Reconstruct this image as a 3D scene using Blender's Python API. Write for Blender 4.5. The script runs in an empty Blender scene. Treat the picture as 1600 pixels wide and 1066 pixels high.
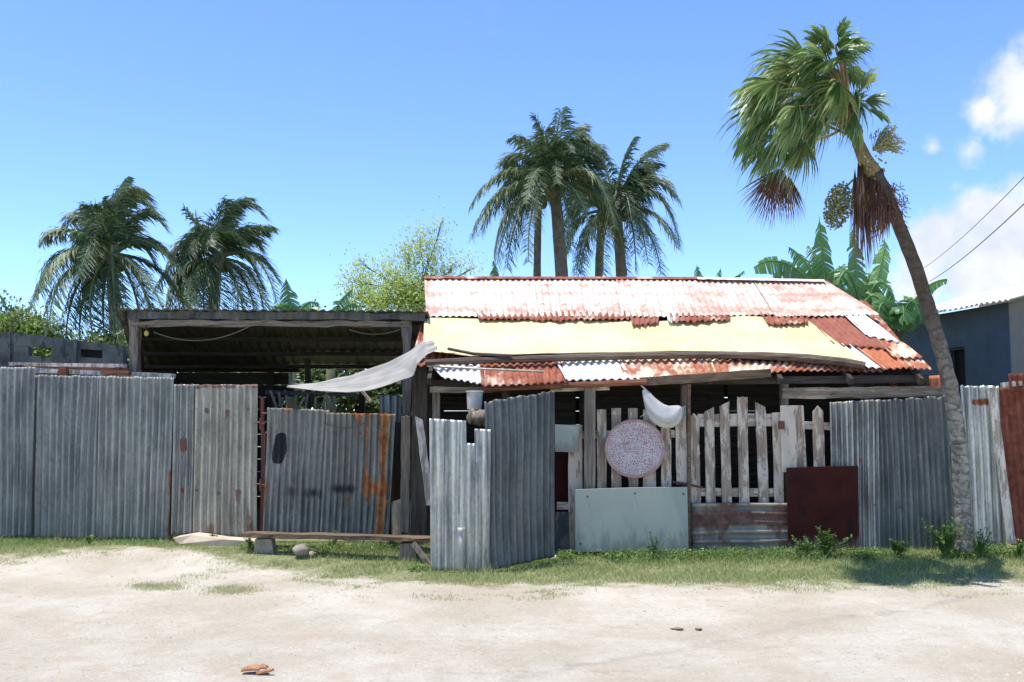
import bpy, math, random
import numpy as np
from mathutils import Vector, Matrix, noise as mnoise
R = math.radians
random.seed(7)
sc = bpy.context.scene
col = sc.collection

# ------------------------------------------------------------------ camera, sky, sun, exposure
F = 1500.0                       # focal length in pixels of a 1600 px wide frame
EYE = Vector((0, 0, 1.6))
PITCH = math.atan(117 / F)
cam_d = bpy.data.cameras.new('camera')
cam_d.sensor_width = 36; cam_d.lens = 36 * F / 1600; cam_d.clip_end = 3000
cam = bpy.data.objects.new('camera', cam_d); col.objects.link(cam)
cam.location = EYE; cam.rotation_euler = (R(90) + PITCH, 0, 0)
sc.camera = cam

def ray(px, py):
    u = (px - 800) / F; v = (533 - py) / F
    c, s = math.cos(PITCH), math.sin(PITCH)
    return Vector((u, c - s * v, s + c * v))
def P(px, py, Y):
    d = ray(px, py)
    return EYE + d * (Y / d.y)

SUN = Vector((-0.23, -0.035, 0.965)).normalized()
sun_d = bpy.data.lights.new('sun', 'SUN'); sun_d.energy = 3.4; sun_d.angle = R(0.5); sun_d.color = (1, 0.965, 0.91)
sun = bpy.data.objects.new('sun', sun_d); col.objects.link(sun)
sun.rotation_euler = SUN.to_track_quat('Z', 'Y').to_euler(); sun.location = (0, 0, 30)

w = bpy.data.worlds.new('World'); sc.world = w; w.use_nodes = True
nt = w.node_tree; N = nt.nodes; L = nt.links; N.clear()
wo = N.new('ShaderNodeOutputWorld'); bg = N.new('ShaderNodeBackground'); bg.inputs['Strength'].default_value = 0.145
sky = N.new('ShaderNodeTexSky'); sky.sky_type = 'NISHITA'; sky.sun_disc = False
sky.sun_elevation = math.asin(SUN.z); sky.sun_rotation = math.atan2(SUN.x, SUN.y)
sky.air_density = 0.75; sky.dust_density = 0.0; sky.ozone_density = 3.0
tc = N.new('ShaderNodeTexCoord')
wn = N.new('ShaderNodeTexNoise'); wn.inputs['Scale'].default_value = 14; wn.inputs['Detail'].default_value = 9; wn.inputs['Roughness'].default_value = 0.6
L.new(tc.outputs['Generated'], wn.inputs['Vector'])
prev = None
CL = [(1600, 150, 85, 1.0), (1540, 172, 45, .9), (1516, 236, 36, .75), (1457, 230, 26, .75), (1465, 372, 62, 1.0), (1548, 366, 75, 1.1), (1625, 385, 110, 1.1),
      (1440, 440, 75, .8), (1530, 450, 90, .9), (1640, 480, 90, .8), (1495, 292, 22, .4), (275, 462, 34, .8), (90, 500, 50, .7), (1240, 470, 60, .4), (2000, 300, 160, .9), (2300, 150, 180, .9), (-500, 330, 140, .8)]
for (px, py, rr, st) in CL:
    d = ray(px, py).normalized()
    vd = N.new('ShaderNodeVectorMath'); vd.operation = 'DISTANCE'; vd.inputs[1].default_value = d
    L.new(tc.outputs['Generated'], vd.inputs[0])
    m = N.new('ShaderNodeMapRange'); m.inputs['From Min'].default_value = 0; m.inputs['From Max'].default_value = 1.4 * rr / F
    m.inputs['To Min'].default_value = st; m.inputs['To Max'].default_value = 0
    L.new(vd.outputs['Value'], m.inputs['Value'])
    if prev is None: prev = m.outputs[0]
    else:
        a = N.new('ShaderNodeMath'); a.operation = 'MAXIMUM'; L.new(prev, a.inputs[0]); L.new(m.outputs[0], a.inputs[1]); prev = a.outputs[0]
nm = N.new('ShaderNodeMapRange'); nm.inputs['From Min'].default_value = .3; nm.inputs['From Max'].default_value = .7; nm.inputs['To Min'].default_value = -.45; nm.inputs['To Max'].default_value = .30
L.new(wn.outputs['Fac'], nm.inputs['Value'])
ad = N.new('ShaderNodeMath'); ad.operation = 'ADD'; L.new(prev, ad.inputs[0]); L.new(nm.outputs[0], ad.inputs[1])
cm = N.new('ShaderNodeMapRange'); cm.interpolation_type = 'SMOOTHSTEP'; cm.inputs['From Min'].default_value = .26; cm.inputs['From Max'].default_value = .78
L.new(ad.outputs[0], cm.inputs['Value'])
tint = N.new('ShaderNodeMix'); tint.data_type = 'RGBA'; tint.blend_type = 'MULTIPLY'; tint.inputs[0].default_value = 1
tint.inputs['B'].default_value = (0.82, 0.95, 1.17, 1)
L.new(sky.outputs[0], tint.inputs['A'])
mx = N.new('ShaderNodeMix'); mx.data_type = 'RGBA'; L.new(cm.outputs[0], mx.inputs[0]); L.new(tint.outputs['Result'], mx.inputs['A'])
wn2 = N.new('ShaderNodeTexNoise'); wn2.inputs['Scale'].default_value = 22; wn2.inputs['Detail'].default_value = 7; L.new(tc.outputs['Generated'], wn2.inputs['Vector'])
cr = N.new('ShaderNodeMapRange'); cr.inputs['From Min'].default_value = .35; cr.inputs['From Max'].default_value = .62; L.new(wn2.outputs['Fac'], cr.inputs['Value'])
cc = N.new('ShaderNodeMix'); cc.data_type = 'RGBA'; L.new(cr.outputs[0], cc.inputs[0]); cc.inputs['A'].default_value = (2.7, 3.0, 3.5, 1); cc.inputs['B'].default_value = (3.7, 3.8, 3.95, 1)
L.new(cc.outputs['Result'], mx.inputs['B'])
L.new(mx.outputs['Result'], bg.inputs['Color']); L.new(bg.outputs[0], wo.inputs['Surface'])

vs = sc.view_settings; vs.view_transform = 'Standard'; vs.look = 'None'; vs.gamma = 1; vs.use_curve_mapping = False
vs.exposure = 0.9
sc.cycles.max_bounces = 6; sc.cycles.transparent_max_bounces = 6

# ------------------------------------------------------------------ helpers
def tag(o, label=None, cat=None, group=None, kind=None):
    if label: o['label'] = label
    if cat: o['category'] = cat
    if group: o['group'] = group
    if kind: o['kind'] = kind
    return o
def thing(name, label, cat, loc, group=None):
    o = bpy.data.objects.new(name, None); col.objects.link(o); o.location = loc; o.empty_display_size = .2
    return tag(o, label, cat, group)
def root_loc(p):
    v = Vector((0, 0, 0))
    while p is not None: v += p.location; p = p.parent
    return v

class MB:
    def __init__(s): s.v = []; s.f = []; s.c = []; s.r = {}; s.st = {}; s.rib = {}
    def face(s, idx, c=.5): s.f.append(tuple(idx)); s.c.append(c)
    def poly(s, pts, c=.5):
        b = len(s.v); s.v += [tuple(p) for p in pts]; s.face(range(b, b + len(pts)), c)
    def hexa(s, p, c=.5):
        """eight corners: 0-3 one end loop, 4-7 the other"""
        b = len(s.v); s.v += [tuple(q) for q in p]
        for q in ((3, 2, 1, 0), (4, 5, 6, 7), (0, 1, 5, 4), (1, 2, 6, 5), (2, 3, 7, 6), (3, 0, 4, 7)): s.face([b + i for i in q], c)
    def box(s, lo, hi, c=.5):
        x0, y0, z0 = lo; x1, y1, z1 = hi
        s.hexa([(x0, y0, z0), (x1, y0, z0), (x1, y1, z0), (x0, y1, z0), (x0, y0, z1), (x1, y0, z1), (x1, y1, z1), (x0, y1, z1)], c)
    def beam(s, a, b, w_, h_, jit=.003, seg=6, sag=0, c=.5, twist=0):
        a = Vector(a); b = Vector(b); t = (b - a).normalized()
        up = Vector((0, 0, 1)) if abs(t.z) < .8 else Vector((0, -1, 0))
        sd = t.cross(up).normalized(); up = sd.cross(t).normalized()
        rings = []; b0 = len(s.v)
        for i in range(seg + 1):
            k = i / seg; p = a.lerp(b, k) + Vector((0, 0, -sag * 4 * k * (1 - k)))
            cs = math.cos(twist * k); sn = math.sin(twist * k)
            for (x, y) in ((-1, -1), (1, -1), (1, 1), (-1, 1)):
                X = x * w_ / 2; Yy = y * h_ / 2
                q = p + sd * (X * cs - Yy * sn) + up * (X * sn + Yy * cs) + Vector([random.uniform(-jit, jit) for _ in range(3)])
                s.v.append(tuple(q))
        for i in range(seg):
            for j in range(4):
                s.face([b0 + i * 4 + j, b0 + i * 4 + (j + 1) % 4, b0 + i * 4 + 4 + (j + 1) % 4, b0 + i * 4 + 4 + j], c)
        s.face([b0 + j for j in (3, 2, 1, 0)], c); s.face([b0 + seg * 4 + j for j in range(4)], c)
    def tube(s, pts, rad, n=8, jit=0, c=.5, cap=True):
        pts = [Vector(p) for p in pts]
        if not hasattr(rad, '__len__'): rad = [rad] * len(pts)
        b0 = len(s.v); prev = None
        for i, p in enumerate(pts):
            t = (pts[min(i + 1, len(pts) - 1)] - pts[max(i - 1, 0)])
            t = t.normalized() if t.length > 1e-9 else Vector((0, 0, 1))
            if prev is None:
                prev = t.orthogonal().normalized()
            nrm = (prev - t * prev.dot(t)); nrm = nrm.normalized() if nrm.length > 1e-6 else t.orthogonal().normalized(); prev = nrm
            bi = t.cross(nrm)
            for j in range(n):
                a = 2 * math.pi * j / n; rr = rad[i] * (1 + random.uniform(-jit, jit))
                s.v.append(tuple(p + (nrm * math.cos(a) + bi * math.sin(a)) * rr))
        for i in range(len(pts) - 1):
            for j in range(n):
                s.face([b0 + i * n + j, b0 + i * n + (j + 1) % n, b0 + (i + 1) * n + (j + 1) % n, b0 + (i + 1) * n + j], c)
        if cap:
            s.face([b0 + j for j in range(n)][::-1], c); s.face([b0 + (len(pts) - 1) * n + j for j in range(n)], c)
    def blob(s, cen, rx, ry, rz, n=10, m=7, jit=.12, c=.5, seed=0):
        b0 = len(s.v)
        for i in range(m + 1):
            th = math.pi * i / m
            for j in range(n):
                a = 2 * math.pi * j / n
                d = Vector((math.sin(th) * math.cos(a), math.sin(th) * math.sin(a), math.cos(th)))
                k = 1 + jit * mnoise.noise(d * 2 + Vector((seed, seed * 1.7, 0))) * 2
                s.v.append((cen[0] + d.x * rx * k, cen[1] + d.y * ry * k, cen[2] + d.z * rz * k))
        for i in range(m):
            for j in range(n):
                s.face([b0 + i * n + j, b0 + i * n + (j + 1) % n, b0 + (i + 1) * n + (j + 1) % n, b0 + (i + 1) * n + j], c)
    def octa(s, p, r, c=.5):
        b = len(s.v); p = Vector(p)
        for d in ((r, 0, 0), (-r, 0, 0), (0, r, 0), (0, -r, 0), (0, 0, r), (0, 0, -r)): s.v.append(tuple(p + Vector(d)))
        for q in ((0, 2, 4), (2, 1, 4), (1, 3, 4), (3, 0, 4), (2, 0, 5), (1, 2, 5), (3, 1, 5), (0, 3, 5)): s.face([b + i for i in q], c)
    def slab(s, pts, th, c=.5):
        """front outline (pts, seen from the camera) thickened backwards (+Y)"""
        n = len(pts); b = len(s.v)
        s.v += [tuple(p) for p in pts] + [(p[0], p[1] + th, p[2]) for p in pts]
        s.face(range(b, b + n), c); s.face([b + n + i for i in range(n)][::-1], c)
        for i in range(n):
            j = (i + 1) % n; s.face([b + i, b + n + i, b + n + j, b + j], c)
    def build(s, name, mat, parent=None, smooth=False, solid=0, bevel=0, label=None, cat=None, group=None, kind=None, offset=1):
        V = np.array(s.v, dtype=float)
        if parent is not None: org = root_loc(parent)
        elif kind == 'structure': org = Vector((0, 0, 0))
        else:
            lo = V.min(0); hi = V.max(0); org = Vector(((lo[0] + hi[0]) / 2, (lo[1] + hi[1]) / 2, lo[2]))
        me = bpy.data.meshes.new(name)
        me.from_pydata((V - np.array(org)).tolist(), [], s.f)
        a = me.attributes.new('v', 'FLOAT', 'FACE'); a.data.foreach_set('value', np.array(s.c, dtype=np.float32))
        for nm_, dct in (('rust', s.r), ('stain', s.st), ('rib', s.rib)):
            if dct:
                a = me.attributes.new(nm_, 'FLOAT', 'POINT'); arr = np.zeros(len(V), dtype=np.float32)
                for k_, v_ in dct.items(): arr[k_] = v_
                a.data.foreach_set('value', arr)
        if smooth: me.polygons.foreach_set('use_smooth', [True] * len(me.polygons))
        me.materials.append(mat); me.update()
        o = bpy.data.objects.new(name, me); col.objects.link(o)
        if parent is not None: o.parent = parent
        else: o.location = org
        if solid:
            m = o.modifiers.new('s', 'SOLIDIFY'); m.thickness = solid; m.offset = offset
        if bevel:
            m = o.modifiers.new('b', 'BEVEL'); m.width = bevel; m.segments = 2; m.limit_method = 'ANGLE'
        return tag(o, label, cat, group, kind)

def sm(a, b, x):
    t = max(0, min(1, (x - a) / (b - a))) if a != b else float(x > a)
    return t * t * (3 - 2 * t)

def sheet(mb, tl, tr, br, bl, pitch=.088, amp=.014, rows=56, rough_top=.0, rough_bot=0., cut=None, rust=None, stain=None, warp=.012, seed=0, per=8, step=True):
    """corrugated sheet over a quad of 3D points, ribs running from the tl-tr edge to the bl-br edge"""
    tl, tr, br, bl = map(Vector, (tl, tr, br, bl))
    wid = ((tr - tl).length + (br - bl).length) / 2
    nw = max(2, round(wid / pitch)); nu = nw * per
    nrm = (tr - tl).cross(bl - tl).normalized()
    if nrm.y > 0: nrm = -nrm
    if abs(nrm.y) < .2 and nrm.z < 0: nrm = -nrm
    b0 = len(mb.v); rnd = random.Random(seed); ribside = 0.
    for j in range(rows + 1):
        v = j / rows
        for i in range(nu + 1):
            u = i / nu
            top = tl.lerp(tr, u); bot = bl.lerp(br, u)
            vv = v
            if rough_top: vv = v + (1 - v) * rough_top * (mnoise.noise(Vector((u * 9, seed, 0))) + .5 * mnoise.noise(Vector((u * 31, seed, 3))))
            if rough_bot: vv = vv + v * rough_bot * (mnoise.noise(Vector((u * 9, seed, 9))) + .5 * mnoise.noise(Vector((u * 31, seed, 7))))
            p = top.lerp(bot, vv)
            k = amp * math.sin(2 * math.pi * u * nw + .6)
            wp = warp * mnoise.noise(Vector((u * wid * 1.6, v * 2.2 + seed * 3.1, seed * 1.3)))
            lat = .25 * pitch * mnoise.noise(Vector((u * wid * 2.1 + 5, v * 1.7, seed * 2.3)))
            p = p + nrm * (k + wp) + (tr - tl).normalized() * lat * (1 if 0 < i < nu else 0)
            n_ = len(mb.v); mb.v.append(tuple(p))
            rr_ = rust(u, v) if rust else 0.
            if rows > 50:
                for nv_i, nvv in enumerate((.17, .70)):
                    ph = (u * nw / 3 + seed * .37 + nv_i * .4) % 1; du = min(ph, 1 - ph) * 3
                    dvv = v - nvv - .01 * math.sin(u * 5 + seed)
                    if du < .45 and -.016 < dvv < .10:
                        kk = math.sin(math.floor(u * nw / 3 + seed * .37 + nv_i * .4 + .5) * 12.9 + seed) * .5 + .5
                        rr_ += (.55 + .3 * kk if abs(dvv) < .012 else .45 * kk * (1 - dvv / .10)) * (1 - du / .45) ** .4 * (kk > .55)
            mb.r[n_] = rr_
            mb.st[n_] = stain(u, v) if stain else 0.
            mb.rib[n_] = max(0., math.sin(2 * math.pi * u * nw + .6 + ribside)) ** 5  # crest mask for the sunlit lines put into the metal colour
    for j in range(rows):
        for i in range(nu):
            if cut and cut((i + .5) / nu, (j + .5) / rows): continue
            a = b0 + j * (nu + 1) + i
            mb.face([a, a + nu + 1, a + nu + 2, a + 1])

# ---- materials
def newmat(name):
    m = bpy.data.materials.new(name); m.use_nodes = True
    t = m.node_tree; t.nodes.clear(); return m, t.nodes, t.links
def ncoord(N_, L_, scale=(1, 1, 1), off=(0, 0, 0), world=False):
    if world:
        g = N_.new('ShaderNodeNewGeometry'); out = g.outputs['Position']
    else:
        g = N_.new('ShaderNodeTexCoord'); out = g.outputs['Object']
    mp = N_.new('ShaderNodeMapping'); mp.inputs['Scale'].default_value = scale; mp.inputs['Location'].default_value = off
    if not world:      # every object reads its own piece of the pattern
        oi = N_.new('ShaderNodeObjectInfo'); va = N_.new('ShaderNodeVectorMath'); va.operation = 'MULTIPLY_ADD'
        va.inputs[0].default_value = (17, 23, 11); L_.new(oi.outputs['Random'], va.inputs[1]); L_.new(out, va.inputs[2]); out = va.outputs[0]
    L_.new(out, mp.inputs['Vector']); return mp.outputs[0]
def nnoise(N_, L_, vec, scale, detail=5, rough=.55, dist=0):
    n = N_.new('ShaderNodeTexNoise'); n.inputs['Scale'].default_value = scale; n.inputs['Detail'].default_value = detail
    n.inputs['Roughness'].default_value = rough; n.inputs['Distortion'].default_value = dist
    L_.new(vec, n.inputs['Vector']); return n.outputs['Fac']
def nramp(N_, L_, fac, lo, hi, a=0., b=1., smooth=True):
    m = N_.new('ShaderNodeMapRange'); m.interpolation_type = 'SMOOTHSTEP' if smooth else 'LINEAR'
    m.inputs['From Min'].default_value = lo; m.inputs['From Max'].default_value = hi; m.inputs['To Min'].default_value = a; m.inputs['To Max'].default_value = b
    L_.new(fac, m.inputs['Value']); return m.outputs[0]
def nmix(N_, L_, fac, a, b, mode='MIX'):
    m = N_.new('ShaderNodeMix'); m.data_type = 'RGBA'; m.blend_type = mode
    for sock, v in ((m.inputs[0], fac), (m.inputs['A'], a), (m.inputs['B'], b)):
        if hasattr(v, 'links'): L_.new(v, sock)
        elif isinstance(v, (int, float)): sock.default_value = v
        else: sock.default_value = (*v, 1)
    return m.outputs['Result']
def nmath(N_, L_, op, a, b=0.):
    m = N_.new('ShaderNodeMath'); m.operation = op
    for sock, v in ((m.inputs[0], a), (m.inputs[1], b)):
        if hasattr(v, 'links'): L_.new(v, sock)
        else: sock.default_value = v
    return m.outputs[0]
def nattr(N_, name):
    a = N_.new('ShaderNodeAttribute'); a.attribute_name = name; return a.outputs['Fac']
def finish(N_, L_, colr, rough=.7, metal=0., bump=None, bstr=.3, bdist=.01, spec=.5, trans=None, sheen=0):
    o = N_.new('ShaderNodeOutputMaterial'); b = N_.new('ShaderNodeBsdfPrincipled')
    if hasattr(colr, 'links'): L_.new(colr, b.inputs['Base Color'])
    else: b.inputs['Base Color'].default_value = (*colr, 1)
    for k, v in (('Roughness', rough), ('Metallic', metal), ('Specular IOR Level', spec)):
        if hasattr(v, 'links'): L_.new(v, b.inputs[k])
        else: b.inputs[k].default_value = v
    if bump is not None:
        bp = N_.new('ShaderNodeBump'); bp.inputs['Strength'].default_value = bstr; bp.inputs['Distance'].default_value = bdist
        L_.new(bump, bp.inputs['Height']); L_.new(bp.outputs[0], b.inputs['Normal'])
    if trans is not None:
        tr = N_.new('ShaderNodeBsdfTranslucent'); L_.new(trans[0], tr.inputs[0]); ms = N_.new('ShaderNodeMixShader'); ms.inputs[0].default_value = trans[1]
        L_.new(b.outputs[0], ms.inputs[1]); L_.new(tr.outputs[0], ms.inputs[2]); L_.new(ms.outputs[0], o.inputs[0])
    else: L_.new(b.outputs[0], o.inputs[0])

def warm(c): return (min(1, c[0] * 1.10), c[1] * .99, c[2] * .82)
def metal_mat(name, c1, c2, rust=.0, rc1=(.16, .045, .018), rc2=(.30, .11, .045), streak=.5, metallic=.35, rough=.5, seed=0, sc_=1., axis='z', rsoft=.07, dark=(.008, .008, .008), paint=None):
    m, N_, L_ = newmat(name); c1, c2 = [(k[0] * 1.17, k[1] * 1.07, k[2] * .86) for k in (c1, c2)]
    off = (seed * 3.7, seed * 1.9, seed * 2.3)
    st = {'z': (13, 13, .55), 'y': (13, .6, .6), 'x': (.6, 13, 13)}[axis]
    st = tuple(k * sc_ for k in st)
    base = nmix(N_, L_, nramp(N_, L_, nnoise(N_, L_, ncoord(N_, L_, (1, 1, .7), off), 2.6, 7, .62), .34, .66), c1, c2)
    sk = nnoise(N_, L_, ncoord(N_, L_, st, off), 1., 5, .6)
    base = nmix(N_, L_, nramp(N_, L_, sk, .42, .66, 0, streak), base, tuple(min(1, k * 1.7 + .05) for k in c2))
    base = nmix(N_, L_, nramp(N_, L_, sk, .48, .30, 0, streak), base, tuple(k * .42 for k in c1))
    fine = nnoise(N_, L_, ncoord(N_, L_, (1, 1, .55), off), 30, 8, .8)
    base = nmix(N_, L_, nramp(N_, L_, fine, .42, .62, 0, .38), base, tuple(k * .55 for k in c1))
    # white oxide blooms and drips, rows of rusty nail heads' runs come through the rust mask
    bl = nnoise(N_, L_, ncoord(N_, L_, (3.2, 3.2, 1.1), off), 2.2, 8, .7)
    base = nmix(N_, L_, nramp(N_, L_, bl, .58, .74, 0, .4), base, (.42, .43, .43))
    bs = nnoise(N_, L_, ncoord(N_, L_, (5, 5, .5) if axis == 'z' else (5, 1, 1), (off[0] + 9, off[1], off[2])), 1.1, 7, .7)
    if max(c2) < .45: base = nmix(N_, L_, nramp(N_, L_, bs, .52, .70, 0, .55), base, (.13, .10, .07)); base = nmix(N_, L_, nramp(N_, L_, bs, .44, .30, 0, .5), base, tuple(k * 1.25 for k in c2))
    # crest lines painted pale, standing in for sunlit flanks
    crest_light = nmath(N_, L_, 'MULTIPLY', nattr(N_, 'rib'), nramp(N_, L_, bl, .36, .60, .05, .62))
    base = nmix(N_, L_, crest_light, base, tuple(min(.62, k * 1.9 + .03) for k in c2))
    # rust
    rn = nnoise(N_, L_, ncoord(N_, L_, (2.2, 2.2, .9) if axis == 'z' else (1.4, .9, 1), off), 2.0, 9, .66)
    rn = nmath(N_, L_, 'ADD', rn, nmath(N_, L_, 'MULTIPLY', nattr(N_, 'rust'), .55))
    thr = .86 - rust * .72
    rm = nramp(N_, L_, rn, thr - rsoft, thr + rsoft)
    rcol = nmix(N_, L_, nramp(N_, L_, nnoise(N_, L_, ncoord(N_, L_, (1, 1, 1), off), 9, 6, .7), .35, .68), rc1, rc2)
    base = nmix(N_, L_, rm, base, rcol)
    sn = nmath(N_, L_, 'ADD', nmath(N_, L_, 'MULTIPLY', nattr(N_, 'stain'), 1.), nmath(N_, L_, 'MULTIPLY', nmath(N_, L_, 'SUBTRACT', bl, .5), .9))
    base = nmix(N_, L_, nramp(N_, L_, sn, .35, .7, 0, .93), base, dark)
    met = nmath(N_, L_, 'MULTIPLY', nmath(N_, L_, 'SUBTRACT', 1., nmath(N_, L_, 'MAXIMUM', rm, nramp(N_, L_, sn, .35, .7))), metallic)
    rg = nmath(N_, L_, 'ADD', nmath(N_, L_, 'MULTIPLY', nmath(N_, L_, 'MAXIMUM', rm, nramp(N_, L_, sn, .35, .7)), .45), rough)
    finish(N_, L_, base, rg, met, bump=fine, bstr=.35, bdist=.005, spec=.3)
    return m

def wood_mat(name, c1, c2, paint=None, amount=.5, seed=0, axis='z', rough=.85):
    c1 = warm(c1); c2 = warm(c2); paint = warm(paint) if paint else None
    m, N_, L_ = newmat(name); off = (seed * 2.7, seed * 5.1, seed * 1.3)
    st = {'z': (26, 26, 1.4), 'y': (26, 1.4, 26), 'x': (1.4, 26, 26)}[axis]
    g = nnoise(N_, L_, ncoord(N_, L_, st, off), 1, 6, .62, .4)
    base = nmix(N_, L_, nramp(N_, L_, g, .3, .7), c1, c2)
    g2 = nnoise(N_, L_, ncoord(N_, L_, tuple(k * 3 for k in st), off), 1, 3, .6)
    base = nmix(N_, L_, nramp(N_, L_, g2, .5, .32, 0, .65), base, tuple(k * .25 for k in c1))
    if paint:
        st2 = {'z': (14, 14, 3.2), 'y': (14, 3.2, 14), 'x': (3.2, 14, 14)}[axis]
        pn = nnoise(N_, L_, ncoord(N_, L_, st2, off), 1, 8, .72)
        t = .78 - amount * .56
        base = nmix(N_, L_, nramp(N_, L_, pn, t - .03, t + .03), base, paint)
    finish(N_, L_, base, rough, 0, bump=g2, bstr=.5, bdist=.004, spec=.25)
    return m

def plain_mat(name, c1, c2=None, rough=.7, scale=4, bump=.2, metal=0, seed=0, dirt=None, dirt_amt=.3, spec=.4, splash=0):
    c1 = warm(c1); c2 = warm(c2) if c2 else None
    m, N_, L_ = newmat(name); off = (seed, seed * 2, seed * 3)
    n = nnoise(N_, L_, ncoord(N_, L_, (1, 1, 1), off), scale, 7, .62)
    c2 = c2 or tuple(k * .75 for k in c1)
    base = nmix(N_, L_, nramp(N_, L_, n, .32, .68), c1, c2)
    if dirt:
        dn = nnoise(N_, L_, ncoord(N_, L_, (1, 1, .5), off), scale * 1.7, 9, .72)
        base = nmix(N_, L_, nramp(N_, L_, dn, .72 - dirt_amt * .4, .80 - dirt_amt * .4), base, dirt)
    if splash:
        sz = N_.new('ShaderNodeSeparateXYZ'); tcc = N_.new('ShaderNodeTexCoord'); L_.new(tcc.outputs['Object'], sz.inputs[0])
        mud = nmath(N_, L_, 'SUBTRACT', nnoise(N_, L_, ncoord(N_, L_, (5, 5, 1.6), off), 2, 9, .75), nmath(N_, L_, 'MULTIPLY', sz.outputs['Z'], 1 / splash * .3))
        base = nmix(N_, L_, nramp(N_, L_, mud, .26, .50, 0, .7), base, (.20, .18, .14))
        scr = nnoise(N_, L_, ncoord(N_, L_, (30, 30, 3), off), 1.4, 5, .7)
        base = nmix(N_, L_, nramp(N_, L_, scr, .62, .72, 0, .35), base, tuple(k * .5 for k in c1))
    finish(N_, L_, base, rough, metal, bump=nnoise(N_, L_, ncoord(N_, L_, (1, 1, 1), off), scale * 9, 4, .7), bstr=bump, bdist=.004, spec=spec)
    return m

def leaf_mat(name, lo, mid, hi, rough=.45, trans=.3, spec=.5):
    m, N_, L_ = newmat(name)
    a = nattr(N_, 'v')
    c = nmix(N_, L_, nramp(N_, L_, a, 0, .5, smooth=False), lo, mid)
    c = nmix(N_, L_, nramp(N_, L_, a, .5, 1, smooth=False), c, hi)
    n = nnoise(N_, L_, ncoord(N_, L_), 5, 4, .6)
    c = nmix(N_, L_, nramp(N_, L_, n, .35, .7, 0, .35), c, tuple(k * .6 for k in mid))
    tcol = nmix(N_, L_, .5, c, tuple(min(1, k * 1.6) for k in mid))
    finish(N_, L_, c, rough, 0, spec=spec, trans=(tcol, trans))
    return m

# ------------------------------------------------------------------ ground
def edgeY(x):
    """distance of the ragged border between the grass verge and the road"""
    pts = [(-12, 10.3), (-8, 10.0), (-6, 10.9), (-4.6, 11.5), (-3.8, 11.4), (-3.0, 10.6), (-2.2, 10.2), (-1.3, 9.75), (-.3, 9.5), (.7, 9.65), (2, 9.65), (3.4, 9.45), (4.5, 9.6), (5.2, 9.9), (7, 10), (12, 10)]
    for (a, b), (c, d) in zip(pts, pts[1:]):
        if x <= c: return b + (d - b) * max(0, min(1, (x - a) / (c - a)))
    return pts[-1][1]
def gh(x, y):
    z = -.12 * (1 - sm(10.2, 11.9, y)) 
    near = math.exp(-((x / 14) ** 2)) if y < 25 else .3
    z += near * (.03 * mnoise.noise(Vector((x * .45, y * .5, 1))) + .012 * mnoise.noise(Vector((x * 1.8, y * 2.2, 4))))
    if y < 10.5:
        z += .006 * mnoise.noise(Vector((x * 5, y * 7, 2)))
        rut = abs((y - (6.2 + .16 * (x + 2))) ); z -= .018 * math.exp(-(rut / .16) ** 2) * sm(-2.5, 0, x)
        rut2 = abs((y - (7.9 + .05 * x))); z -= .014 * math.exp(-(rut2 / .2) ** 2)
    return z

def ground_mat():
    m, N_, L_ = newmat('dirt')
    big = nnoise(N_, L_, ncoord(N_, L_, (.7, .6, 1), world=True), 1.0, 8, .66)
    dirt = nmix(N_, L_, nramp(N_, L_, big, .36, .66), (.46, .395, .29), (.60, .54, .43))
    warm = nnoise(N_, L_, ncoord(N_, L_, (1, .8, 1), (5, 2, 0), world=True), 1.7, 9, .7)
    dirt = nmix(N_, L_, nramp(N_, L_, warm, .50, .68, 0, .55), dirt, (.48, .37, .26))
    st = nnoise(N_, L_, ncoord(N_, L_, (1.4, 2.4, 1), (1, 7, 0), world=True), 4, 9, .75)
    dirt = nmix(N_, L_, nramp(N_, L_, st, .54, .66, 0, .5), dirt, (.35, .30, .235))
    peb = nnoise(N_, L_, ncoord(N_, L_, (1, 1, 1), world=True), 26, 9, .8)
    dirt = nmix(N_, L_, nramp(N_, L_, peb, .53, .66, 0, .6), dirt, (.29, .25, .20))
    dirt = nmix(N_, L_, nramp(N_, L_, peb, .45, .32, 0, .7), dirt, (.74, .69, .59))
    # thin tyre line running diagonally over the road
    sx = N_.new('ShaderNodeSeparateXYZ'); gg = N_.new('ShaderNodeNewGeometry'); L_.new(gg.outputs['Position'], sx.inputs[0])
    ln = nmath(N_, L_, 'SUBTRACT', sx.outputs['Y'], nmath(N_, L_, 'ADD', nmath(N_, L_, 'MULTIPLY', sx.outputs['X'], .60), 6.55))
    ln = nmath(N_, L_, 'ABSOLUTE', nmath(N_, L_, 'ADD', ln, nmath(N_, L_, 'MULTIPLY', nmath(N_, L_, 'SUBTRACT', big, .5), 1.2)))
    dirt = nmix(N_, L_, nmath(N_, L_, 'MULTIPLY', nramp(N_, L_, ln, .11, .02), nramp(N_, L_, st, .35, .6, 0, .45)), dirt, (.32, .275, .22))
    a = nattr(N_, 'rust')
    gn = nnoise(N_, L_, ncoord(N_, L_, (1, 1, 1), world=True), 3.2, 8, .7)
    k = nmath(N_, L_, 'ADD', a, nmath(N_, L_, 'MULTIPLY', nmath(N_, L_, 'SUBTRACT', gn, .5), 1.6))
    soil = nmix(N_, L_, nramp(N_, L_, peb, .35, .65), (.16, .18, .07), (.34, .31, .17))
    c = nmix(N_, L_, nramp(N_, L_, k, .40, .72), dirt, soil)
    finish(N_, L_, c, .95, 0, bump=nmath(N_, L_, 'ADD', peb, nmath(N_, L_, 'MULTIPLY', st, .8)), bstr=.8, bdist=.03, spec=.15)
    return m
MG = ground_mat()
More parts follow.
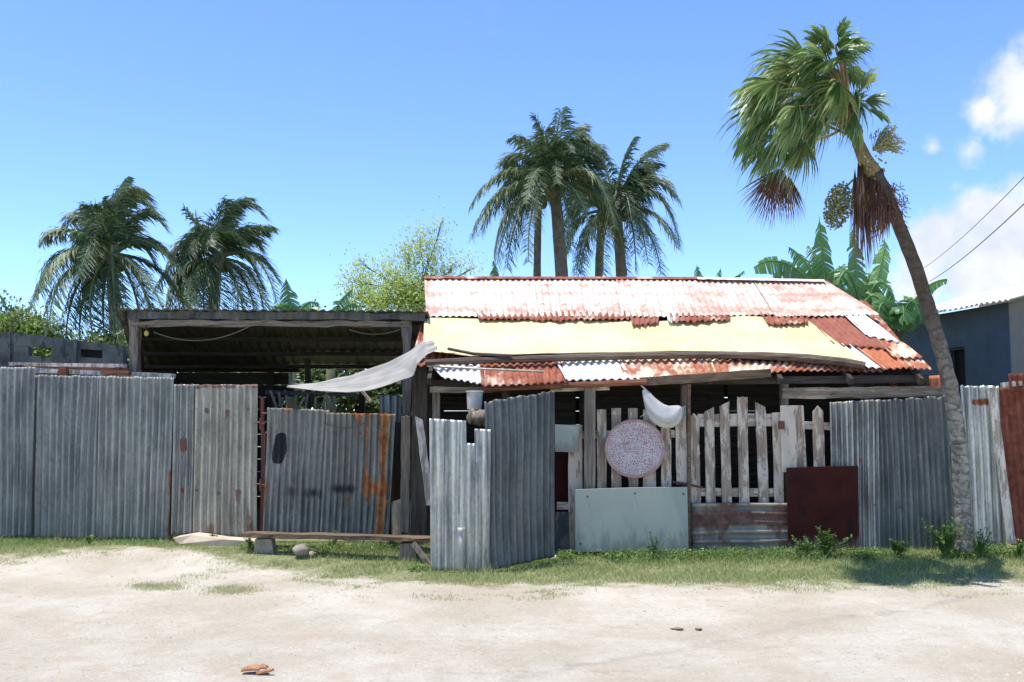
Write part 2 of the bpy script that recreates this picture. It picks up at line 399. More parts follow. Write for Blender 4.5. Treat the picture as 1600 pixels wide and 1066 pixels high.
def build_ground():
    xs = np.concatenate([-np.geomspace(600, 10.5, 16), np.arange(-10, 10.01, .1), np.geomspace(10.5, 600, 16)])
    ys = np.concatenate([[-60, -20, -6, 0, 2.5], np.arange(3.5, 13.01, .07), np.arange(13.2, 20, .4), np.geomspace(21, 1500, 18)])
    rows = [[(x, y) for x in xs] for y in ys]
    road, grd = MB(), MB()
    nx = len(xs)
    V = [(x, y, gh(x, y)) for y in ys for x in xs]
    inner = []
    for j in range(len(ys) - 1):
        for i in range(nx - 1):
            cx = (xs[i] + xs[i + 1]) / 2; cy = (ys[j] + ys[j + 1]) / 2
            q = (j * nx + i, j * nx + i + 1, (j + 1) * nx + i + 1, (j + 1) * nx + i)
            (road if cy < edgeY(cx) else grd).f.append(q)
    for mb, nm_ in ((road, 'dirt_road'), (grd, 'ground')):
        used = sorted({k for f in mb.f for k in f}); mp = {k: n for n, k in enumerate(used)}
        mb.v = [V[k] for k in used]; mb.f = [tuple(mp[k] for k in f) for f in mb.f]; mb.c = [.5] * len(mb.f)
        for n, k in enumerate(used):
            x, y, z = V[k]; mb.r[n] = sm(-.6, 1.2, y - edgeY(x))
        mb.build(nm_, MG, smooth=True, kind='structure')
build_ground()

M = {}
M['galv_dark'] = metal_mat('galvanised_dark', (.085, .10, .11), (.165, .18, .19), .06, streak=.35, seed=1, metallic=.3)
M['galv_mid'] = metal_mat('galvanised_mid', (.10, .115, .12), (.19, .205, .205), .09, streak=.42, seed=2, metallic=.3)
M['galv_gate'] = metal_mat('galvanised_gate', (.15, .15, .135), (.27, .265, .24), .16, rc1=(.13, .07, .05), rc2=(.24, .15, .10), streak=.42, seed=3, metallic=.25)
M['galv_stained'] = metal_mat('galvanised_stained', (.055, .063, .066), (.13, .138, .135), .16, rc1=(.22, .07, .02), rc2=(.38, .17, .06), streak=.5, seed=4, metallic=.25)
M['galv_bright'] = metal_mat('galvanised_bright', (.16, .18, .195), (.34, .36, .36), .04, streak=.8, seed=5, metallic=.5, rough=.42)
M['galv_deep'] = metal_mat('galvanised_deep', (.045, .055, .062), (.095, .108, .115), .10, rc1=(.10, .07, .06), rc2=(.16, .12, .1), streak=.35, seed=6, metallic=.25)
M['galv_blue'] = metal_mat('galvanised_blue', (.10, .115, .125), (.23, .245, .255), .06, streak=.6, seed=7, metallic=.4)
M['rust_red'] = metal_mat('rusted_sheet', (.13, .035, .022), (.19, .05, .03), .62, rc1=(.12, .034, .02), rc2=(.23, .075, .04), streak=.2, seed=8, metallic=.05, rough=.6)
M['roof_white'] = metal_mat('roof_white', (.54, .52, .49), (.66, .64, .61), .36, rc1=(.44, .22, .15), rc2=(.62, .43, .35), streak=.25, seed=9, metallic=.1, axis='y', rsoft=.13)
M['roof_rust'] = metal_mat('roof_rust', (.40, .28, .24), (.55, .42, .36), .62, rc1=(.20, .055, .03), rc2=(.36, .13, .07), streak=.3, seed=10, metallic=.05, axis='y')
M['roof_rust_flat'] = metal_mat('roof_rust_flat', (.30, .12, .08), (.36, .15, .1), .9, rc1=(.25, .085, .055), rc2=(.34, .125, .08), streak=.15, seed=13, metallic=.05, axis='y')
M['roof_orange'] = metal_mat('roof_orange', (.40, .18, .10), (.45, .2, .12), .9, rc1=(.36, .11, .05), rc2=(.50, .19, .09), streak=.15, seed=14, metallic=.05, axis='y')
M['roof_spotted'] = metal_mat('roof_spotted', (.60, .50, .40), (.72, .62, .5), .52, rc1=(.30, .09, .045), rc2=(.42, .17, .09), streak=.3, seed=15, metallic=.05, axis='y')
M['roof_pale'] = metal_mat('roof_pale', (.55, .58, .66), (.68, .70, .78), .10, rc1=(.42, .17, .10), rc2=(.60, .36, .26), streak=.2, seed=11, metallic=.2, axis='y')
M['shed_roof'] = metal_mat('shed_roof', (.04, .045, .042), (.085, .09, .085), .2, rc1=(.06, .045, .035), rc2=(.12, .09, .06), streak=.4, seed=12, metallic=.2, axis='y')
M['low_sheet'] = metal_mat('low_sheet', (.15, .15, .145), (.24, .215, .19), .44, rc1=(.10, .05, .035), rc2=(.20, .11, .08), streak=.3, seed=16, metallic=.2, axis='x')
M['wood'] = wood_mat('weathered_wood', (.13, .115, .10), (.27, .245, .215), seed=1)
M['wood_x'] = wood_mat('weathered_wood_beam', (.12, .10, .085), (.27, .24, .20), seed=2, axis='x')
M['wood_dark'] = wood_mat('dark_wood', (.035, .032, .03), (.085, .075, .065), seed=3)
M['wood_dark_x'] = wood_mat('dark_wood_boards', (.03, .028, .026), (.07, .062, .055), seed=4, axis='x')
M['wood_brown_x'] = wood_mat('brown_beam', (.10, .07, .05), (.20, .15, .11), seed=5, axis='x')
M['wood_red_x'] = wood_mat('rusty_beam', (.15, .06, .035), (.27, .12, .075), seed=6, axis='x')
M['picket'] = wood_mat('peeling_picket', (.23, .185, .15), (.36, .31, .265), paint=(.52, .49, .44), amount=.46, seed=7)
M['picket_white'] = wood_mat('painted_picket', (.25, .21, .17), (.36, .32, .28), paint=(.50, .47, .43), amount=.62, seed=8)
M['picket_x'] = wood_mat('peeling_rail', (.25, .21, .18), (.38, .34, .3), paint=(.56, .53, .48), amount=.5, seed=9, axis='x')
M['board_white'] = wood_mat('light_slit_pale', (.28, .26, .24), (.42, .4, .37), paint=(.6, .58, .54), amount=.5, seed=10)
M['green_board'] = plain_mat('pale_green_board', (.34, .40, .375), (.29, .35, .33), .55, 2.2, .1, dirt=(.22, .25, .23), dirt_amt=.22, splash=.35)
M['red_board'] = plain_mat('maroon_board', (.052, .012, .009), (.03, .008, .007), .75, 3, .15, dirt=(.02, .010, .009), dirt_amt=.4, splash=.2, spec=.12)
M['yellow'] = plain_mat('cream_vinyl', (.62, .58, .30), (.64, .61, .43), .5, 1.3, .05, dirt=(.42, .30, .16), dirt_amt=.16)
M['tarp'] = plain_mat('white_tarp', (.33, .335, .34), (.26, .265, .27), .6, 3, .15, dirt=(.36, .37, .38), dirt_amt=.2)
M['concrete'] = plain_mat('old_concrete', (.13, .14, .14), (.06, .066, .068), .9, 3, .4, dirt=(.04, .045, .045), dirt_amt=.5)
M['stone'] = plain_mat('stone', (.33, .30, .27), (.20, .19, .17), .9, 8, .6)
M['slab'] = plain_mat('limestone_slab', (.58, .50, .42), (.42, .36, .30), .9, 6, .4)
M['blue_wall'] = plain_mat('blue_render', (.095, .135, .19), (.07, .10, .145), .85, 1.6, .25, dirt=(.03, .045, .07), dirt_amt=.3)
M['grey_wall'] = plain_mat('grey_render', (.19, .2, .215), (.15, .16, .17), .85, 2.0, .25)
M['black'] = plain_mat('shadowed_void', (.012, .012, .012), (.02, .02, .02), .9)
M['wire'] = plain_mat('cable', (.03, .03, .03), None, .6)
M['rope'] = plain_mat('rope', (.16, .14, .11), None, .8)
M['pvc'] = plain_mat('pvc', (.48, .50, .50), (.36, .38, .38), .45, 9, .05, dirt=(.2, .2, .19), dirt_amt=.25)
M['bulb'] = plain_mat('yellow_bulb', (.5, .42, .08), None, .4)
M['steel'] = plain_mat('dull_steel', (.35, .36, .38), (.22, .22, .23), .4, 9, .1, metal=.7)
M['rust_pipe'] = plain_mat('rusty_pipe', (.14, .05, .04), (.09, .04, .035), .7, 12, .3)
M['bark'] = plain_mat('grey_bark', (.16, .14, .115), (.09, .075, .06), .9, 6, .6)

# ------------------------------------------------------------------ left corrugated fence
def gz(px, Y): return gh((px - 800) / F * Y, Y)
t = thing('corrugated_fence', 'long grey corrugated iron fence at the far left, three overlapping tall sheets', 'fence', (-5, 12.4, 0))
def Q(x0, y0, x1, y1, x2, y2, x3, y3, Y, Y2=None):
    Y2 = Y2 or Y
    return P(x0, y0, Y), P(x1, y1, Y2), P(x2, y2, Y2), P(x3, y3, Y)
for k, (q, m, dy) in enumerate([
        (Q(-420, 574, -170, 570, -160, 842, -405, 842, 12.40), 'galv_mid', 0), (Q(-178, 572, 56, 574, 48, 840, -160, 842, 12.38), 'galv_dark', 0),
        (Q(50, 586, 162, 588, 155, 842, 42, 840, 12.415), 'galv_dark', 0), (Q(156, 588, 272, 590, 264, 844, 150, 841, 12.39), 'galv_mid', 0)]):
    mb = MB()
    sheet(mb, *q, rough_top=.008, rough_bot=.008, seed=k + 1, amp=.010,
          rust=(lambda u, v: .6 * sm(.93, 1, u) * sm(.5, .6, v)) if k == 3 else None,
          stain=(lambda u, v: 0.0))
    mb.build('sheet', M[m], t, smooth=True, solid=.0015)
mb = MB(); mb.beam(P(-400, 640, 12.5), P(268, 640, 12.5), .04, .09); mb.beam(P(-400, 780, 12.5), P(266, 780, 12.5), .04, .09); mb.build('rail', M['wood_x'], t)
for px in (-300, -60, 156, 262):
    mb = MB(); mb.beam(P(px, 850, 12.57), P(px, 592, 12.57), .08, .08); mb.build('post', M['wood'], t)
# loose boards lying along the fence top, over a cross post
mb = MB(); mb.beam(P(16, 569, 12.95), P(196, 572, 12.95), .10, .05); mb.build('loose_board', M['board_white'], label='pale thin board lying highest above the left iron fence', cat='board', group='loose boards above the left fence')
mb = MB(); mb.beam(P(20, 575, 12.85), P(200, 579, 12.85), .10, .045, seg=8); mb.build('loose_board', M['wood_red_x'], label='reddish brown board between the pale boards above the left iron fence', cat='board', group='loose boards above the left fence')
mb = MB(); mb.beam(P(56, 579, 12.70), P(272, 588, 12.62), .12, .06, seg=8); mb.build('loose_board', M['board_white'], label='whitish grey board resting along the top edge of the left iron fence', cat='board', group='loose boards above the left fence')
mb = MB(); mb.beam(P(160, 582, 12.50), P(203, 583, 12.50), .08, .055, seg=4); mb.build('wood_offcut', M['wood_red_x'], label='short dark red offcut lying by the shed post above the fence', cat='offcut')
mb = MB(); mb.slab([P(88, 586, 12.52), P(104, 586, 12.52), (P(102, 573, 12.52)), P(92, 574, 12.52)], .09); mb.build('wood_block', M['wood_red_x'], label='small dark red block standing on the left fence top', cat='block')
for x0, x1 in ((20, 20), (190, 190)):
    pass
# supports for the loose boards
mb = MB(); mb.beam(P(30, 850, 12.8), P(30, 571, 12.8), .08, .08); mb.beam(P(186, 850, 12.8), P(186, 574, 12.8), .07, .07); mb.build('board_support', M['wood_dark'], label='pair of dark stakes hidden behind the left fence carrying loose boards', cat='stakes')

# ------------------------------------------------------------------ first gate (tall pale sheet)
t = thing('corrugated_gate', 'tall pale grey corrugated gate with rusty top edge beside the long fence', 'gate', P(336, 846, 12.3))
mb = MB(); sheet(mb, *Q(272, 601, 310, 601, 306, 836, 268, 836, 12.36), seed=11, rough_top=.01, rust=lambda u, v: .9 * math.exp(-((u - .35) / .16) ** 2 - ((v - .41) / .045) ** 2) + .5 * sm(.03, 0, v))
mb.build('sheet', M['galv_mid'], t, smooth=True, solid=.0015, label='narrow darker sheet with a rust-rimmed lock hole')
mb = MB(); sheet(mb, *Q(306, 601, 403, 601, 401, 843, 302, 838, 12.34), seed=12, rough_top=.008, amp=.011, rust=lambda u, v: .75 * sm(.045, 0, v) + .35 * math.exp(-((u - .9) / .1) ** 2) * sm(.5, 1, v) + .4 * math.exp(-((u - .3) / .15) ** 2) * sm(.7, .95, v))
mb.build('sheet', M['galv_gate'], t, smooth=True, solid=.0015, label='wide pale sheet with rust along its top')
mb = MB(); mb.beam(P(276, 640, 12.42), P(400, 640, 12.42), .03, .07); mb.beam(P(274, 800, 12.42), P(398, 800, 12.42), .03, .07); mb.build('frame', M['wood_x'], t)
mb = MB(); mb.slab([P(281, 686, 12.325), P(290, 686, 12.325), P(291, 704, 12.325), P(282, 705, 12.325)], .02); mb.build('lock_plate', M['rust_pipe'], t)
for py in (661, 757):
    mb = MB(); mb.tube([P(399, py, 12.3), P(408, py - 1, 12.28), P(413, py + 2, 12.28)], .012, 6); mb.tube([P(407, py - 8, 12.28), P(407, py + 10, 12.28)], .014, 6)
    mb.build('hinge', M['rust_pipe'], t)
mb = MB()
mb.slab([P(270, 841, 12.0), P(300, 836, 12.05), P(350, 843, 12.0), P(398, 846, 12.0), P(396, 853, 12.0), P(330, 853, 12.0), P(280, 850, 12.0)], .28)
mb.build('threshold_slab', M['slab'], label='pale limestone doorstep lying under the tall pale gate', cat='doorstep')
mb = MB(); mb.tube([P(409, 836, 12.4), P(411, 700, 12.4), P(410, 620, 12.4)], .026, 8, .06); mb.tube([P(409, 646, 12.38), P(418, 646, 12.38)], .012, 6)
mb.build('gate_post', M['rust_pipe'], label='rusty reddish pipe post standing between the two iron gates', cat='post')

# ------------------------------------------------------------------ second gate (stained)
t = thing('stained_gate', 'low dark corrugated gate with orange rust streaks behind the plank bench', 'gate', P(512, 845, 12.35))
def r2(u, v):
    a = 1.0 * math.exp(-((u - .86) / .07) ** 2) * (.75 + .25 * math.sin(v * 9)) + .62 * math.exp(-((v - .6) / .06) ** 2) * sm(.45, .75, u) + .75 * math.exp(-((u - .5) / .05) ** 2) * sm(.25, 0, v) + .5 * math.exp(-((u - .62) / .05) ** 2) * sm(.75, .5, v)
    a += .35 * sm(.04, 0, v)
    return a
def s2(u, v): return .62 * math.exp(-((v - .62) / .07) ** 2) * sm(.2, .5, u + .3) * sm(.9, .3, u) + .35 * sm(.75, 1, v)
mb = MB(); sheet(mb, *Q(418, 637, 515, 641, 505, 838, 411, 834, 12.30), seed=21, rough_top=.012, amp=.007, warp=.045, pitch=.08,
    rust=lambda u, v: .7 * math.exp(-((u - .32) / .1) ** 2) * sm(.06, 0, v) + .7 * math.exp(-((u - .02) / .03) ** 2) * .5,
    stain=lambda u, v: 2.2 * sm(1.15, .85, (abs((u - .21 + .1 * (v - .33)) / .115) ** 3 + abs((v - .32) / .12) ** 3) + .9 * mnoise.noise(Vector((u * 9, v * 9, 2)))) + .55 * math.exp(-((v - .66) / .08) ** 2) * sm(.1, .4, u) + .35 * sm(.75, 1, v))
mb.build('sheet', M['galv_stained'], t, smooth=True, solid=.0015, label='sheet with a black tar patch')
mb = MB(); sheet(mb, *Q(510, 645, 618, 647, 607, 840, 500, 838, 12.27), seed=22, rough_top=.014, amp=.008, warp=.03, pitch=.082, rust=r2, stain=s2)
mb.build('sheet', M['galv_stained'], t, smooth=True, solid=.0015, label='sheet with orange rust streaks')
mb = MB(); mb.tube([P(414, 676, 12.36), P(612, 676, 12.36)], .014, 6); mb.tube([P(412, 815, 12.36), P(606, 815, 12.36)], .014, 6); mb.tube([P(414, 676, 12.36), P(412, 815, 12.36)], .014, 6); mb.tube([P(612, 676, 12.36), P(606, 815, 12.36)], .014, 6)
mb.build('frame', M['rust_pipe'], t)
mb = MB(); mb.tube([P(505 + k * 9.5, 660 + 9 * math.sin(k / 7 * math.pi), 12.22) for k in range(8)], .005, 5); mb.build('wire', M['wire'], t)

# plank bench, stump, brace, stones
t = thing('plank_bench', 'long rough plank bench along the stained gate, on blocks and a stump', 'bench', P(530, 870, 11.4))
mb = MB(); mb.beam(P(383, 835, 11.6), P(684, 843, 11.1), .20, .05, jit=.008, seg=14); mb.build('plank', M['wood_brown_x'], t)
mb = MB(); mb.slab([P(624, 850, 11.1), P(648, 848, 11.1), P(653, 886, 11.1), P(622, 884, 11.1)], .2); mb.build('stump', M['wood'], t, bevel=.01)
mb = MB(); mb.slab([P(398, 842, 11.5), P(424, 842, 11.5), P(428, 866, 11.5), P(396, 866, 11.5)], .18); mb.build('block', M['stone'], t, bevel=.012)
mb = MB(); mb.beam(P(646, 849, 11.05), P(676, 890, 10.95), .05, .055); mb.build('brace', M['wood'], t)
mb = MB(); mb.beam(P(430, 858, 11.75), P(620, 862, 11.75), .06, .09, jit=.01, seg=8); mb.build('lower_board', M['wood_dark_x'], t)
for (px, py, r_, lab) in ((471, 860, 13, 'rounded pale stone under the bench, larger of two'), (487, 866, 6.5, 'small white stone beside the larger one under the bench'), (862, 872, 8, 'brown broken stone at the foot of the dark corrugated sheet')):
    Y = 11.3 if px < 600 else 11.2; c_ = P(px, py, Y); k = r_ / F * Y
    mb = MB(); mb.blob(c_, k, k, k * .72, 12, 8, .25, seed=px); mb.build('stone', M['stone'] if px < 800 else M['slab'], smooth=True, label=lab, cat='stone')

# boards between gate and forward sheet
def plank(name, m, x0, y0, x1, y1, wpx, Y, th=.022, top='flat', parent=None, bot='flat', **kw):
    """upright board: (x0,y0) centre of the top, (x1,y1) centre of the bottom"""
    mb = MB(); n = 9; Lf = []; Rt = []
    w_ = wpx / 2
    for i in range(n + 1):
        k = i / n; cx = x0 + (x1 - x0) * k; cy = y0 + (y1 - y0) * k
        Lf.append((cx - w_ + random.uniform(-.45, .45), cy)); Rt.append((cx + w_ + random.uniform(-.45, .45), cy))
    if top == 'point': Lf[0] = (Lf[0][0] + w_ * .1, y0 + w_ * 1.1); Rt[0] = (Rt[0][0], y0 + w_ * 1.0); mid = [(x0, y0)]
    elif top == 'slantr': Lf[0] = (Lf[0][0], y0 + w_ * 1.0); mid = []
    elif top == 'slantl': Rt[0] = (Rt[0][0], y0 + w_ * 1.0); mid = []
    elif top == 'rough': mid = [(x0 - w_ * .4, y0 + 1.5), (x0, y0 - 1), (x0 + w_ * .5, y0 + 1)]
    else: mid = [(x0, y0 - .3)]
    pts = Lf[::-1] + mid + Rt
    mb.slab([P(a, b, Y) for a, b in pts], th)
    return mb.build(name, M[m], parent, bevel=.003, **kw)
# (filled-in list)
plank('grey_post', 'wood', 634, 650, 632, 832, 14, 12.3, .08, 'rough', label='weathered grey post just right of the stained gate', cat='post')
plank('leaning_plank', 'board_white', 654, 650, 672, 790, 12, 11.5, .025, 'slantl', label='pale plank leaning against the bright forward iron sheet', cat='plank')
plank('dark_post', 'wood_dark', 661, 560, 662, 870, 13, 12.0, .1, 'flat', label='dark tall post behind the leaning pale plank at the house corner', cat='post')
mb = MB(); mb.slab([P(640, 783, 12.2), P(657, 783, 12.2), P(657, 852, 12.2), P(640, 852, 12.2)], .015); mb.build('grey_board', M['concrete'], label='small grey board standing low beside the grey post', cat='board')
mb = MB(); mb.slab([P(612, 785, 12.5), P(626, 780, 12.5), P(627, 850, 12.5), P(612, 850, 12.5)], .02); mb.build('pale_board', M['board_white'], label='short pale board standing low behind the stained gate edge', cat='board')
mb = MB(); sheet(mb, *Q(593, 617, 627, 619, 627, 760, 593, 760, 13.4), seed=25); mb.build('blue_sheet', M['galv_blue'], smooth=True, solid=.002, label='small bluish corrugated sheet standing behind the stained gate', cat='metal sheet')
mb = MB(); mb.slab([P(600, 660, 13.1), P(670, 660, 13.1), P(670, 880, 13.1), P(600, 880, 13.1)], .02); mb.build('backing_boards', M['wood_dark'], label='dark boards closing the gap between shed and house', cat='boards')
mb = MB(); mb.beam(P(560, 604, 12.3), P(580, 628, 12.1), .03, .03); mb.build('stick', M['wood'], label='thin pale stick hanging under the white tarp', cat='stick')

# ------------------------------------------------------------------ forward sheets
def cut1(u, v): return (.59 < u < .73 and v < .145) or (u > .73 and v < .06) 
mb = MB(); sheet(mb, *Q(671, 654, 767, 660, 764, 894, 673, 891, 10.62, 10.62), seed=31, cut=cut1, amp=.011, pitch=.083, rows=40)
fs = mb.build('forward_sheet', M['galv_bright'], smooth=True, solid=.0015, label='bright bluish corrugated sheet with a notched top, nearest the road', cat='metal sheet')
mb = MB(); sheet(mb, *Q(757, 628, 866, 611, 867, 870, 762, 893, 10.64, 11.02), seed=32, rough_top=.02, rough_bot=.01, amp=.009, warp=.03,
    stain=lambda u, v: .30 * sm(.1, .2, v) * sm(.9, .6, v), rust=lambda u, v: .35 * sm(.25, 0, u) * sm(.7, 1, v))
mb.build('angled_sheet', M['galv_deep'], smooth=True, solid=.0015, label='dark mottled corrugated sheet angled back from the bright notched sheet', cat='metal sheet')
mb = MB(); mb.tube([P(720, 892, 10.5), P(721, 850, 10.5), P(720, 832, 10.5)], .022, 10); mb.blob(P(720, 829, 10.5), .034, .034, .03, 10, 6, 0)
mb.tube([P(714, 826, 10.5), P(727, 826, 10.5)], .010, 6)
mb.build('standpipe', M['pvc'], smooth=True, label='short pale plastic standpipe before the bright notched sheet', cat='pipe')
mb = MB(); mb.slab([P(674, 836, 10.72), P(686, 836, 10.72), P(688, 893, 10.72), P(676, 893, 10.72)], .06); mb.build('corner_stake', M['wood'], label='grey stake at the left foot of the bright notched sheet', cat='stake')

# ------------------------------------------------------------------ picket fence, left length
YP = 11.62
t = thing('picket_fence', 'peeling white picket fence behind the pale green board', 'fence', P(970, 860, YP))
for (x0, y0, x1, y1, w_, m, tp) in [(940, 640, 941, 850, 15, 'picket', 'flat'), (963, 638, 963, 850, 15, 'picket', 'flat'), (989, 638, 990, 850, 15, 'picket', 'flat'),
        (1015, 640, 1015, 850, 20, 'picket_white', 'flat'), (1041, 636, 1041, 850, 16, 'picket', 'flat'), (1063, 633, 1066, 757, 17, 'picket_white', 'slantr'), (899, 664, 899, 862, 22, 'picket_white', 'flat')]:
    plank('picket', m, x0, y0, x1, y1, w_, YP, top=tp, parent=t)
mb = MB(); mb.beam(P(870, 680, YP + .05), P(1075, 678, YP + .05), .03, .09); mb.build('rail', M['picket_x'], t)
mb = MB(); mb.beam(P(870, 790, YP + .05), P(1075, 790, YP + .05), .03, .09); mb.build('rail', M['picket_x'], t)
mb = MB(); mb.slab([P(868, 800, YP - .05), P(889, 800, YP - .05), P(890, 863, YP - .05), P(868, 864, YP - .05)], .02); mb.build('base_board', M['concrete'], t)
mb = MB(); mb.slab([P(867, 663, YP - .06), P(905, 665, YP - .06), P(903, 707, YP - .06), P(867, 706, YP - .06)], .02); mb.build('small_panel', M['green_board'], label='small pale green panel nailed beside the dark angled sheet', cat='panel', bevel=.003)
mb = MB(); mb.slab([P(868, 705, YP + .2), P(890, 705, YP + .2), P(890, 805, YP + .2), P(868, 805, YP + .2)], .02); mb.build('backing_panel', M['red_board'], t, label='dark red backing panel')
plank('porch_post', 'wood', 922, 602, 922, 862, 17, 11.5, .12, 'flat', label='square weathered porch post between the narrow pickets and wide whitewashed picket', cat='post')

mb = MB(); mb.slab([P(899, 765, 11.42), P(985, 762, 11.42), P(1074, 761, 11.42), P(1076, 860, 11.42), P(985, 862, 11.42), P(899, 863, 11.42)], .018)
gb = thing('green_board', 'large flat pale green board low against the pickets', 'board', P(988, 862, 11.42))
mb.build('panel', M['green_board'], gb, bevel=.003)
for (a, b) in ((918, 776), (1068, 772), (992, 771), (907, 850)):
    mb = MB(); mb.blob(P(a, b, 11.415), .012, .006, .012, 8, 5, 0); mb.build('nail', M['rust_pipe'], gb)

# drum lid with reddish rusty pattern
def lid_mat():
    m, N_, L_ = newmat('perforated_lid')
    v = N_.new('ShaderNodeTexVoronoi'); v.inputs['Scale'].default_value = 62; L_.new(ncoord(N_, L_), v.inputs['Vector'])
    big = nnoise(N_, L_, ncoord(N_, L_), 5, 5, .6)
    holes = nramp(N_, L_, v.outputs['Distance'], .47, .36)
    msk = nmath(N_, L_, 'MULTIPLY', holes, nramp(N_, L_, big, .30, .48))
    c = nmix(N_, L_, nramp(N_, L_, big, .4, .7), (.50, .46, .43), (.42, .36, .34))
    c = nmix(N_, L_, msk, c, (.30, .09, .075))
    finish(N_, L_, c, .55, 0, bump=v.outputs['Distance'], bstr=.2, bdist=.004)
    return m
M['lid'] = lid_mat()
c0 = P(992, 701, 11.52); r0 = 46 / F * 11.52
t = thing('drum_lid', 'round pinkish speckled drum lid hung on the picket fence', 'lid', c0 - Vector((0, 0, r0)))
mb = MB(); n = 56; b0 = 0
prof = [(0, -.006), (.5, -.010), (.88, -.004), (.96, -.004)]
for (q, dy) in prof[1:]:
    for j in range(n):
        a = 2 * math.pi * j / n; mb.v.append(tuple(c0 + Vector((math.cos(a) * q * r0, dy, math.sin(a) * q * r0))))
mb.v.append(tuple(c0 + Vector((0, -.011, 0)))); cc = len(mb.v) - 1
for j in range(n): mb.face([cc, (j + 1) % n, j])
for i in range(2):
    for j in range(n): mb.face([i * n + j, i * n + (j + 1) % n, (i + 1) * n + (j + 1) % n, (i + 1) * n + j])
mb.build('disc', M['lid'], t, smooth=True, solid=.002)
M['lid_rim'] = plain_mat('lid_rim', (.42, .32, .30), (.34, .20, .18), .5, 6, .2)
mb = MB(); mb.tube([c0 + Vector((math.cos(2 * math.pi * j / 48) * r0 * .975, .0, math.sin(2 * math.pi * j / 48) * r0 * .95)) for j in range(49)], r0 * .05, 8)
mb.build('rim', M['lid_rim'], t, smooth=True)

# white plastic bag hung over the pickets
def bag():
    t = thing('plastic_bag', 'white plastic bag knotted over the pickets above the round lid', 'bag', P(1035, 672, 11.44))
    mb = MB()
    sec = [(1006, 606, 3, 0), (1010, 614, 7, .1), (1015, 624, 10, .5), (1021, 634, 14, .7), (1030, 644, 18, .9), (1042, 650, 21, 1), (1052, 646, 18, .8), (1060, 637, 9, .5), (1064, 632, 3, .3)]
    pts = []; rr = []
    for i, (a, b, r_, k) in enumerate(sec):
        pts.append(P(a, b + 3, 11.44)); rr.append(r_ / F * 11.44)
    n = 22; b0 = 0; prev = None
    for i, p in enumerate(pts):
        tg = (pts[min(i + 1, len(pts) - 1)] - pts[max(0, i - 1)]).normalized()
        sd = Vector((0, 1, 0)); up = tg.cross(sd).normalized()
        for j in range(n):
            a = 2 * math.pi * j / n
            k = 1 + .20 * mnoise.noise(Vector((i * .3, math.cos(a) * 2.2, math.sin(a) * 2.2))) + .10 * math.sin(5 * a + i * .7) + .12 * mnoise.noise(Vector((i * .9, math.cos(a) * 5, math.sin(a) * 5)))
            mb.v.append(tuple(p + (sd * math.cos(a) * .55 + up * math.sin(a)) * rr[i] * k))
    for i in range(len(pts) - 1):
        for j in range(n): mb.face([i * n + j, i * n + (j + 1) % n, (i + 1) * n + (j + 1) % n, (i + 1) * n + j])
    mb.face(range(n)); mb.face(range((len(pts) - 1) * n, len(pts) * n))
    o = mb.build('body', M['bagp'], t, smooth=True)
    o.modifiers.new('ss', 'SUBSURF').render_levels = 1
    mb = MB(); mb.tube([P(1008, 608, 11.44), P(1001, 602, 11.46), P(996, 598, 11.5)], [.012, .006, .012], 6); mb.tube([P(1020, 636, 11.40), P(1010, 645, 11.44), P(1000, 652, 11.46)], [.02, .006, .003], 6); mb.build('handle', M['bagp'], t)
M['bagp'] = plain_mat('bag_plastic', (.52, .54, .57), (.42, .44, .48), .25, 3, .2)
bag()

# ------------------------------------------------------------------ picket gate
YG = 11.66
t = thing('picket_gate', 'picket gate with ragged peeling pickets above the horizontal rusty sheet', 'gate', P(1160, 860, YG))
for (x0, y0, x1, y1, w_, m, tp) in [(1084, 645, 1087, 787, 16, 'picket', 'point'), (1108, 636, 1111, 787, 15, 'picket', 'slantr'), (1132, 627, 1136, 787, 15, 'picket', 'slantr'), (1160, 620, 1163, 787, 16, 'picket', 'rough'),
        (1188, 628, 1194, 787, 16, 'picket', 'slantl'), (1214, 645, 1218, 787, 15, 'picket_white', 'flat')]:
    plank('picket', m, x0, y0, x1, y1, w_, YG, top=tp, parent=t)
mb = MB(); mb.beam(P(1090, 657, YG + .05), P(1228, 656, YG + .05), .03, .155, jit=.006); mb.build('rail', M['picket_x'], t)
mb = MB(); mb.beam(P(1090, 769, YG + .05), P(1215, 770, YG + .05), .03, .10, jit=.006); mb.build('rail', M['picket_x'], t)
mb = MB(); mb.tube([P(1051, 753, YG - .06), P(1075, 757, YG - .07), P(1097, 762, YG - .06)], .014, 6); mb.build('bolt', M['rust_pipe'], t)
plank('wide_plank', 'picket_white', 1231, 634, 1234, 738, 23, YG - .06, top='flat', label='wide whitewashed plank with a rusty lock hole, right of the picket gate', cat='plank')
mb = MB(); mb.slab([P(1216, 658, YG - .075), P(1226, 658, YG - .075), P(1226, 671, YG - .075), P(1216, 671, YG - .075)], .014); mb.build('lock_plate', M['rust_pipe'], label='small rusty square lock plate at the picket gate edge', cat='lock')
t = thing('picket_fence', 'two leaning peeling pickets between the wide plank and bluish sheets', 'fence', P(1268, 735, YG))
for (x0, y0, x1, y1, w_, tp) in [(1248, 634, 1260, 860, 15, 'flat'), (1278, 634, 1284, 860, 17, 'point')]:
    plank('picket', 'picket', x0, y0, x1, y1, w_, YG, top=tp, parent=t)
mb = MB(); mb.beam(P(1243, 664, YG + .05), P(1298, 666, YG + .05), .03, .09); mb.build('rail', M['picket_x'], t)
plank('gate_stake', 'wood_brown_x', 1077, 600, 1077, 862, 5, YG - .09, .04, 'flat', label='thin brown stake between the green board and the rusty low sheet', cat='stake')
plank('porch_post', 'wood', 1072, 600, 1073, 870, 13, 11.95, .1, 'flat', label='narrow porch post rising behind the last picket before the picket gate', cat='post')
mb = MB(); q = Q(1080, 786, 1238, 786, 1240, 857, 1080, 858, YG - .08)
